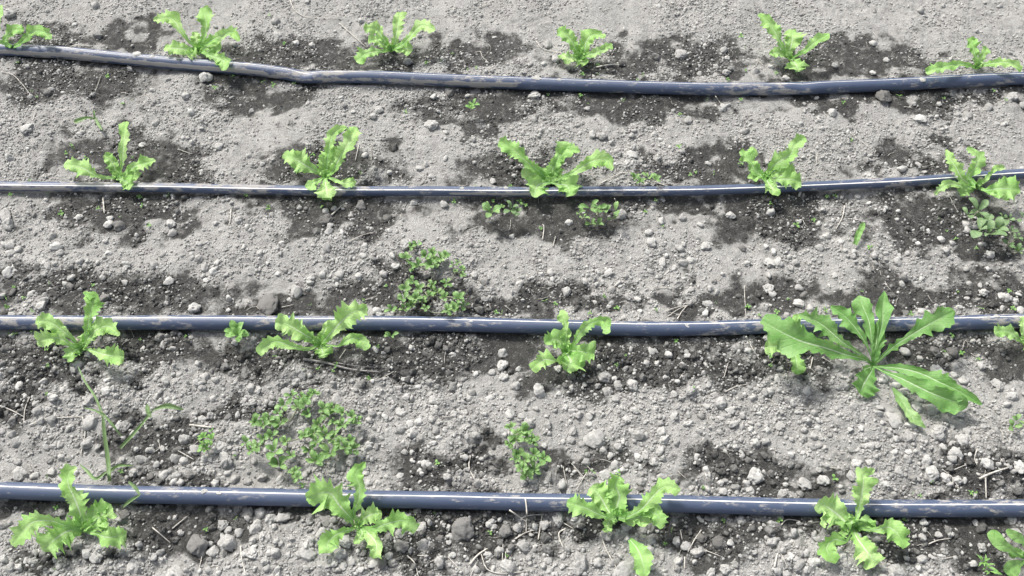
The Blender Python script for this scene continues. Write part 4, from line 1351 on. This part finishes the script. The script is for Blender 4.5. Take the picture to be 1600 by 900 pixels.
# ------------------------------------------------------------------ seedlings
SEED = """28 98 4|49 140 4|57 150 3|169 118 4|321 122 4|335 134 5|364 119 3|190 160 4|204 152 3|422 22 4|443 65 4|667 97 4|688 92 2|693 97 2|707 81 4|730 108 3|745 105 3|633 171 4|
413 121 5|426 130 5|462 131 5|910 117 5|934 116 3|934 100 4|1003 118 4|996 126 3|907 150 5|972 157 5|1062 180 4|856 146 3|918 161 2|1137 124 4|1159 54 5|1165 70 2|1165 109 3|1105 155 4|
1158 156 4|1213 114 4|1317 161 4|1405 153 6|1475 152 4|1553 140 4|1572 156 4|1330 217 4|110 226 4|113 231 4|105 238 5|134 244 4|45 280 3|18 301 4|38 301 3|75 302 4|154 325 4|95 332 5|
216 307 5|224 321 5|188 340 2|233 353 4|263 306 5|206 244 3|420 325 5|467 272 6|489 240 4|385 307 4|504 322 4|564 269 3|710 314 5|743 289 4|812 313 6|821 317 5|785 319 5|771 313 4|
797 288 4|1062 229 5|1080 271 4|1088 267 4|1117 269 5|1009 329 4|1025 312 4|1036 352 3|1035 341 3|845 352 4|1158 254 5|1293 300 4|1305 299 4|1205 314 4|1273 340 4|1246 348 6|1467 341 4|
1498 370 5|1481 358 3|1530 383 4|1362 386 6|9 463 6|9 478 5|21 449 4|37 466 4|50 487 4|79 443 4|146 447 4|87 486 4|23 517 5|52 520 4|73 546 4|216 528 3|290 525 3|418 487 5|484 475 4|
445 567 4|427 553 5|475 573 4|498 575 5|524 571 6|520 579 4|575 589 4|567 466 3|590 541 5|604 447 4|775 488 5|785 487 5|852 469 6|868 473 5|922 487 4|944 459 4|964 478 5|1025 483 4|
964 568 4|978 555 3|1057 526 4|1084 610 6|1291 482 6|1215 485 5|1187 492 4|1170 477 6|1424 488 5|1534 480 6|1586 481 6|1580 452 5|1501 451 3|1486 524 6|1506 549 5|1530 560 4|1476 548 4|
1205 570 4|1203 557 5|68 742 5|86 793 5|320 825 5|85 890 4|185 733 5|472 757 6|366 710 4|366 807 5|686 724 7|679 801 3|650 803 3|765 830 5|791 868 4|545 763 4|568 762 4|929 735 7|
967 737 6|915 735 4|1050 825 6|1007 836 5|1041 845 4|1128 805 5|1098 762 4|1304 748 8|1516 770 5|1524 770 4|1425 770 4|1437 775 4|1412 813 5|1218 806 6|1455 752 4|950 683 3|77 571 4|
75 617 4|12 520 3|640 500 3|1350 450 3|1232 465 4|700 130 3|1120 470 3"""
SEEDM = []
for sdn in range(7):
    rq = random.Random(50 + sdn)
    nl = (4, 3, 5, 2, 4, 6, 3)[sdn]
    vs, fs, uvs = [], [], []
    for i in range(nl):
        src = SL['s'][rq.randint(0, 2)] if sdn not in (3,) else SLN[0]
        co = np.array([v.co[:] for v in src.vertices])
        an = 6.283 * i / nl + rq.gauss(0, 0.2)
        L = rq.uniform(0.75, 1.1)
        Mx = np.array((Matrix.Translation((0, 0, 0.45)) @ Matrix.Rotation(an, 4, 'Z') @ Matrix.Rotation(-rq.uniform(0.0, 0.5), 4, 'Y') @ Matrix.Scale(L, 4)))
        c4 = (Mx @ np.concatenate([co, np.ones((len(co), 1))], 1).T).T[:, :3]
        k = len(vs)
        vs += [tuple(q) for q in c4]
        fs += [tuple(k + q for q in p.vertices) for p in src.polygons]
        nu_ = len(co) // 5
        uvs += [(q // 5 / (nu_ - 1), (q % 5) / 4) for q in range(len(co))]
    tv, tf = tube([Vector((0.05, 0.05, -0.3)), Vector((0, 0, 0.1)), Vector((0, 0, 0.47))], 0.05, 5)
    k = len(vs)
    vs += [tuple(q) for q in tv]
    fs += [tuple(k + q for q in p) for p in tf]
    uvs += [(0.5, 0.8)] * len(tv)
    me = mesh_np("seedling_shape", vs, fs, M_SPR)
    ul = me.uv_layers.new(name="UVMap")
    li = np.empty(len(me.loops), int)
    me.loops.foreach_get('vertex_index', li)
    ul.data.foreach_set('uv', np.array(uvs)[li].ravel())
    SEEDM.append(me)
info = []
NLW = ("four-leafed", "three-leafed", "five-leafed", "two-leafed", "four-leafed", "six-leafed", "three-leafed")
rr = random.Random(3)
for s in SEED.replace("\n", "").split("|"):
    px, py, sz = (float(q) for q in s.split())
    k = rr.randint(0, 6)
    o = link("seedling", SEEDM[k])
    L = sz * 1.0 * mpp(px, py)
    p = P(px, py, 0.004)
    q = float(pipe_dist(np.array([p.x]), np.array([p.y]))[0])
    z = H1(p.x, p.y)
    if q < 0.0005:
        p.y -= 0.004
        z = H1(p.x, p.y)
    o.location = (p.x, p.y, z + 0.001)
    o.rotation_euler = (rr.gauss(0, 0.25), rr.gauss(0, 0.25), rr.uniform(0, 6.28))
    o.scale = (L, L, L)
    info.append((o, "%s %s green seedling" % ("tiny" if sz < 4.5 else "small", NLW[k]), px, py))
name_all(info, "seedling", "weed seedlings sprouting in the field")

# ------------------------------------------------------------------ straws
STRAWS = [  # points, width in pixels
    ([(2, 112), (20, 117), (35, 132), (49, 150)], 1.6), ([(4, 10), (35, 2)], 1.5), ([(55, 175), (51, 189)], 1.6), ([(157, 120), (149, 143)], 1.2), ([(110, 73), (124, 70), (141, 72)], 1.3),
    ([(453, -2), (459, 14), (474, 25), (500, 28), (545, 29)], 1.2), ([(530, 36), (550, 54), (571, 73)], 1.8), ([(750, 12), (772, 0)], 1.6), ([(751, 80), (754, 89), (764, 98)], 1.2),
    ([(838, 64), (848, 76), (876, 83)], 1.6), ([(932, 105), (955, 101), (977, 102)], 3.2), ([(1328, 207), (1346, 221), (1366, 236)], 1.4), ([(1277, 240), (1276, 256)], 1.8),
    ([(278, 233), (298, 240)], 1.8), ([(161, 309), (163, 333)], 3.4), ([(361, 327), (360, 342), (356, 356)], 2.2), ([(561, 225), (555, 251)], 1.6), ([(580, 224), (580, 251)], 1.2),
    ([(1320, 321), (1316, 340), (1306, 358)], 2.4), ([(518, 336), (534, 321)], 2.8), ([(545, 378), (565, 368), (586, 362)], 1.8), ([(938, 287), (962, 274), (976, 270), (1000, 275)], 2.4),
    ([(912, 273), (938, 275)], 1.6), ([(1023, 284), (1046, 292)], 2.0), ([(848, 374), (850, 356), (848, 350)], 2.2), ([(864, 385), (868, 369)], 2.0), ([(960, 310), (965, 320)], 1.4),
    ([(1040, 486), (1058, 480), (1082, 476)], 1.8), ([(1044, 494), (1060, 483), (1074, 477)], 1.6), ([(1058, 499), (1066, 486), (1074, 477)], 2.2), ([(1163, 446), (1164, 470), (1166, 500)], 1.4),
    ([(1166, 526), (1176, 545), (1187, 562)], 2.6), ([(1270, 558), (1266, 576)], 2.4), ([(1284, 558), (1310, 573)], 1.6), ([(595, 592), (616, 580)], 1.6), ([(540, 546), (530, 560)], 1.8),
    ([(1131, 590), (1138, 566)], 1.6), ([(1133, 612), (1150, 604), (1168, 600)], 2.0), ([(0, 634), (18, 641), (37, 651)], 2.2), ([(46, 621), (39, 640), (37, 662)], 2.2),
    ([(45, 665), (66, 656), (90, 653), (128, 651)], 2.6), ([(129, 651), (133, 676), (130, 692), (126, 712)], 3.0), ([(78, 694), (96, 672)], 1.4), ([(278, 704), (303, 718)], 2.0),
    ([(296, 664), (332, 668)], 4.5), ([(248, 689), (249, 700), (240, 707)], 1.5), ([(688, 652), (708, 650)], 1.5), ([(735, 712), (733, 730), (742, 750)], 2.6),
    ([(1296, 730), (1326, 734)], 1.6), ([(1530, 748), (1550, 739), (1577, 730)], 4.5), ([(1540, 746), (1541, 779)], 3.2), ([(1488, 735), (1512, 725)], 1.8), ([(1472, 733), (1488, 746), (1500, 766)], 1.6),
    ([(1527, 701), (1523, 716), (1527, 727)], 2.0), ([(1451, 850), (1466, 844), (1486, 841)], 2.2), ([(1471, 874), (1488, 870)], 2.2), ([(1210, 886), (1215, 864)], 4.0), ([(1221, 866), (1231, 888)], 1.8),
    ([(1219, 822), (1230, 812), (1250, 814)], 2.4), ([(938, 832), (948, 860), (972, 902)], 2.8), ([(734, 882), (748, 866), (772, 851)], 4.2), ([(821, 779), (823, 800), (822, 832)], 3.0),
    ([(796, 797), (818, 812), (839, 826)], 2.8), ([(813, 810), (828, 805), (850, 804)], 2.4), ([(805, 842), (822, 832), (840, 827)], 3.0), ([(841, 843), (847, 805)], 3.0),
    ([(884, 826), (873, 834), (880, 856)], 3.2), ([(752, 866), (762, 890), (792, 896), (842, 888)], 2.0), ([(786, 850), (784, 896)], 1.8), ([(790, 862), (791, 900)], 1.8), ([(870, 811), (896, 826)], 2.2),
    ([(636, 868), (648, 880), (654, 902)], 2.4), ([(652, 868), (670, 868)], 1.8), ([(269, 826), (292, 807)], 2.6), ([(238, 824), (252, 836), (266, 848)], 2.4), ([(317, 862), (309, 898)], 1.8),
    ([(376, 853), (378, 875), (384, 897)], 3.0), ([(1096, 828), (1086, 842), (1075, 862)], 2.4), ([(1063, 828), (1066, 843)], 2.0), ([(1100, 859), (1126, 869)], 1.8), ([(1070, 870), (1070, 888)], 2.6),
    ([(905, 715), (926, 737)], 1.6), ([(893, 724), (916, 750)], 1.6), ([(869, 734), (867, 763)], 1.5), ([(880, 729), (886, 760)], 1.4), ([(917, 738), (900, 766)], 1.8), ([(860, 738), (858, 766)], 1.2),
    ([(925, 724), (940, 718), (955, 722)], 1.4), ([(990, 630), (1005, 650)], 1.6), ([(735, 900), (745, 878)], 1.6), ([(700, 870), (720, 892)], 1.8), ([(520, 870), (560, 884)], 1.4), ([(672, 878), (690, 870)], 1.6),
    ([(566, 470), (590, 462)], 1.4), ([(440, 480), (458, 476)], 1.8), ([(60, 232), (78, 222)], 1.2), ([(1118, 150), (1130, 168)], 1.2), ([(1480, 300), (1496, 330)], 1.2), ([(1155, 215), (1166, 222)], 1.3)]
TWIGS = [([(474, 561), (510, 567), (548, 577), (592, 581)], 5.0), ([(520, 566), (560, 572), (590, 574)], 2.0), ([(640, 440), (665, 440), (680, 437)], 2.0), ([(652, 425), (672, 438)], 2.0)]
info = []
used_labels2 = {}
for li_, (lst, mt, nm) in enumerate(((STRAWS, M_STRAW, "straw"), (TWIGS, M_TWIG, "twig"))):
    inf = []
    for pts, wp in lst:
        sp = smooth_path([(a_, b_, 0) for a_, b_ in pts], 14)
        mp_ = mpp(*pts[0])
        rad = wp * 0.5 * mp_ * 0.9
        c = []
        top = []
        for q in sp:
            g0 = P(q[0], q[1], 0.003)
            z = H1(g0.x, g0.y) + rad * 0.7 + 0.0012
            for k in range(4):
                if abs(g0.y - float(pipe_y(k, g0.x))) < PIPES[k]['r'] + 0.002:
                    z = max(z, PIPES[k]['zc'] + PIPES[k]['r'] + rad)
            top.append(z)
        top = np.array(top)
        for _ in range(3):
            top = np.maximum(top, np.convolve(np.pad(top, 1, 'edge'), np.ones(3) / 3, 'valid'))
        for q, z in zip(sp, top):
            c.append(P(q[0], q[1], z))
        rads = [rad * (1 - 0.45 * i / 13) * (1 + 0.12 * math.sin(i * 2.1 + wp * 5)) for i in range(14)]
        vs, fs = tube(c, rads, 6)
        o = link(nm, mesh_np(nm, [tuple(v) for v in vs], fs, mt))
        ln = sum(math.hypot(pts[i][0] - pts[i + 1][0], pts[i][1] - pts[i + 1][1]) for i in range(len(pts) - 1))
        words = "%s %s %s lying" % ("long" if ln > 45 else "short" if ln < 25 else "middling", ("thick pale" if wp > 2.9 else "thin pale") if nm == "straw" else "grey", nm)
        mid = pts[len(pts) // 2]
        inf.append((o, words, mid[0], mid[1]))
    name_all(inf, nm, "%ss lying on the soil" % nm)

# fine root hairs and chaff that nobody could count
vs, fs = [], []
rr = random.Random(77)
for _ in range(900):
    px, py = rr.uniform(-60, 1660), rr.uniform(-20, 920)
    p = P(px, py, 0)
    if float(pn(p.x * 9, p.y * 9, 71)) < -0.05 or pipe_dist(np.array([p.x]), np.array([p.y]))[0] < 0.004:
        continue
    L = rr.uniform(0.004, 0.016)
    an = rr.uniform(0, 6.28)
    pts = []
    bend = rr.gauss(0, 0.9)
    x, y = p.x, p.y
    for k in range(5):
        pts.append((x, y))
        x += math.cos(an) * L / 4
        y += math.sin(an) * L / 4
        an += bend / 4
    xa = np.array([q[0] for q in pts]); ya = np.array([q[1] for q in pts])
    za = height(xa, ya) + 0.0012
    tv, tf = tube([Vector((a_, b_, c_)) for a_, b_, c_ in zip(xa, ya, za)], rr.uniform(0.00018, 0.0004), 3)
    k = len(vs)
    vs += [tuple(v) for v in tv]
    fs += [tuple(k + q for q in f) for f in tf]
tag(link("root_fibres", mesh_np("root_fibres", vs, fs, M_STRAW)), kind='stuff')

# ------------------------------------------------------------------ dried mud lumps on the pipes
LUMPS = [(0, 217, 15), (0, 241, 8), (0, 838, 12), (0, 873, 8), (0, 1075, 6), (0, 1438, 13), (0, 625, 5), (1, 790, 7), (1, 722, 7), (2, 736, 9), (2, 1073, 13), (2, 1553, 9), (3, 322, 9), (3, 345, 8), (3, 1397, 8), (3, 445, 6)]
info = []
for k, px, wpx in LUMPS:
    p_ = PIPES[k]
    yy = np.interp(px, [q[0] for q in p_['pts']], [q[1] for q in p_['pts']])
    m_ = mpp(px, yy)
    r = wpx * 0.5 * m_
    c = P(px, yy, p_['zc'])
    o = link("mud_lump", R.choice(BIG))
    an = R.uniform(-0.1, 0.5)
    o.location = (c.x, c.y + math.sin(an) * p_['r'] * -0.9 + 0.002, c.z + math.cos(an) * p_['r'])
    o.scale = (r, r * 0.8, r * 0.30)
    o.rotation_euler = (0.3 * an, 0, 0)
    o['wet'] = 0.0
    o['tone'] = 0.25
    info.append((o, "%s mud lump stuck on pipe" % ("big" if wpx > 11 else "small"), px, yy))
name_all(info, "lump", "dried mud lumps on the pipes")
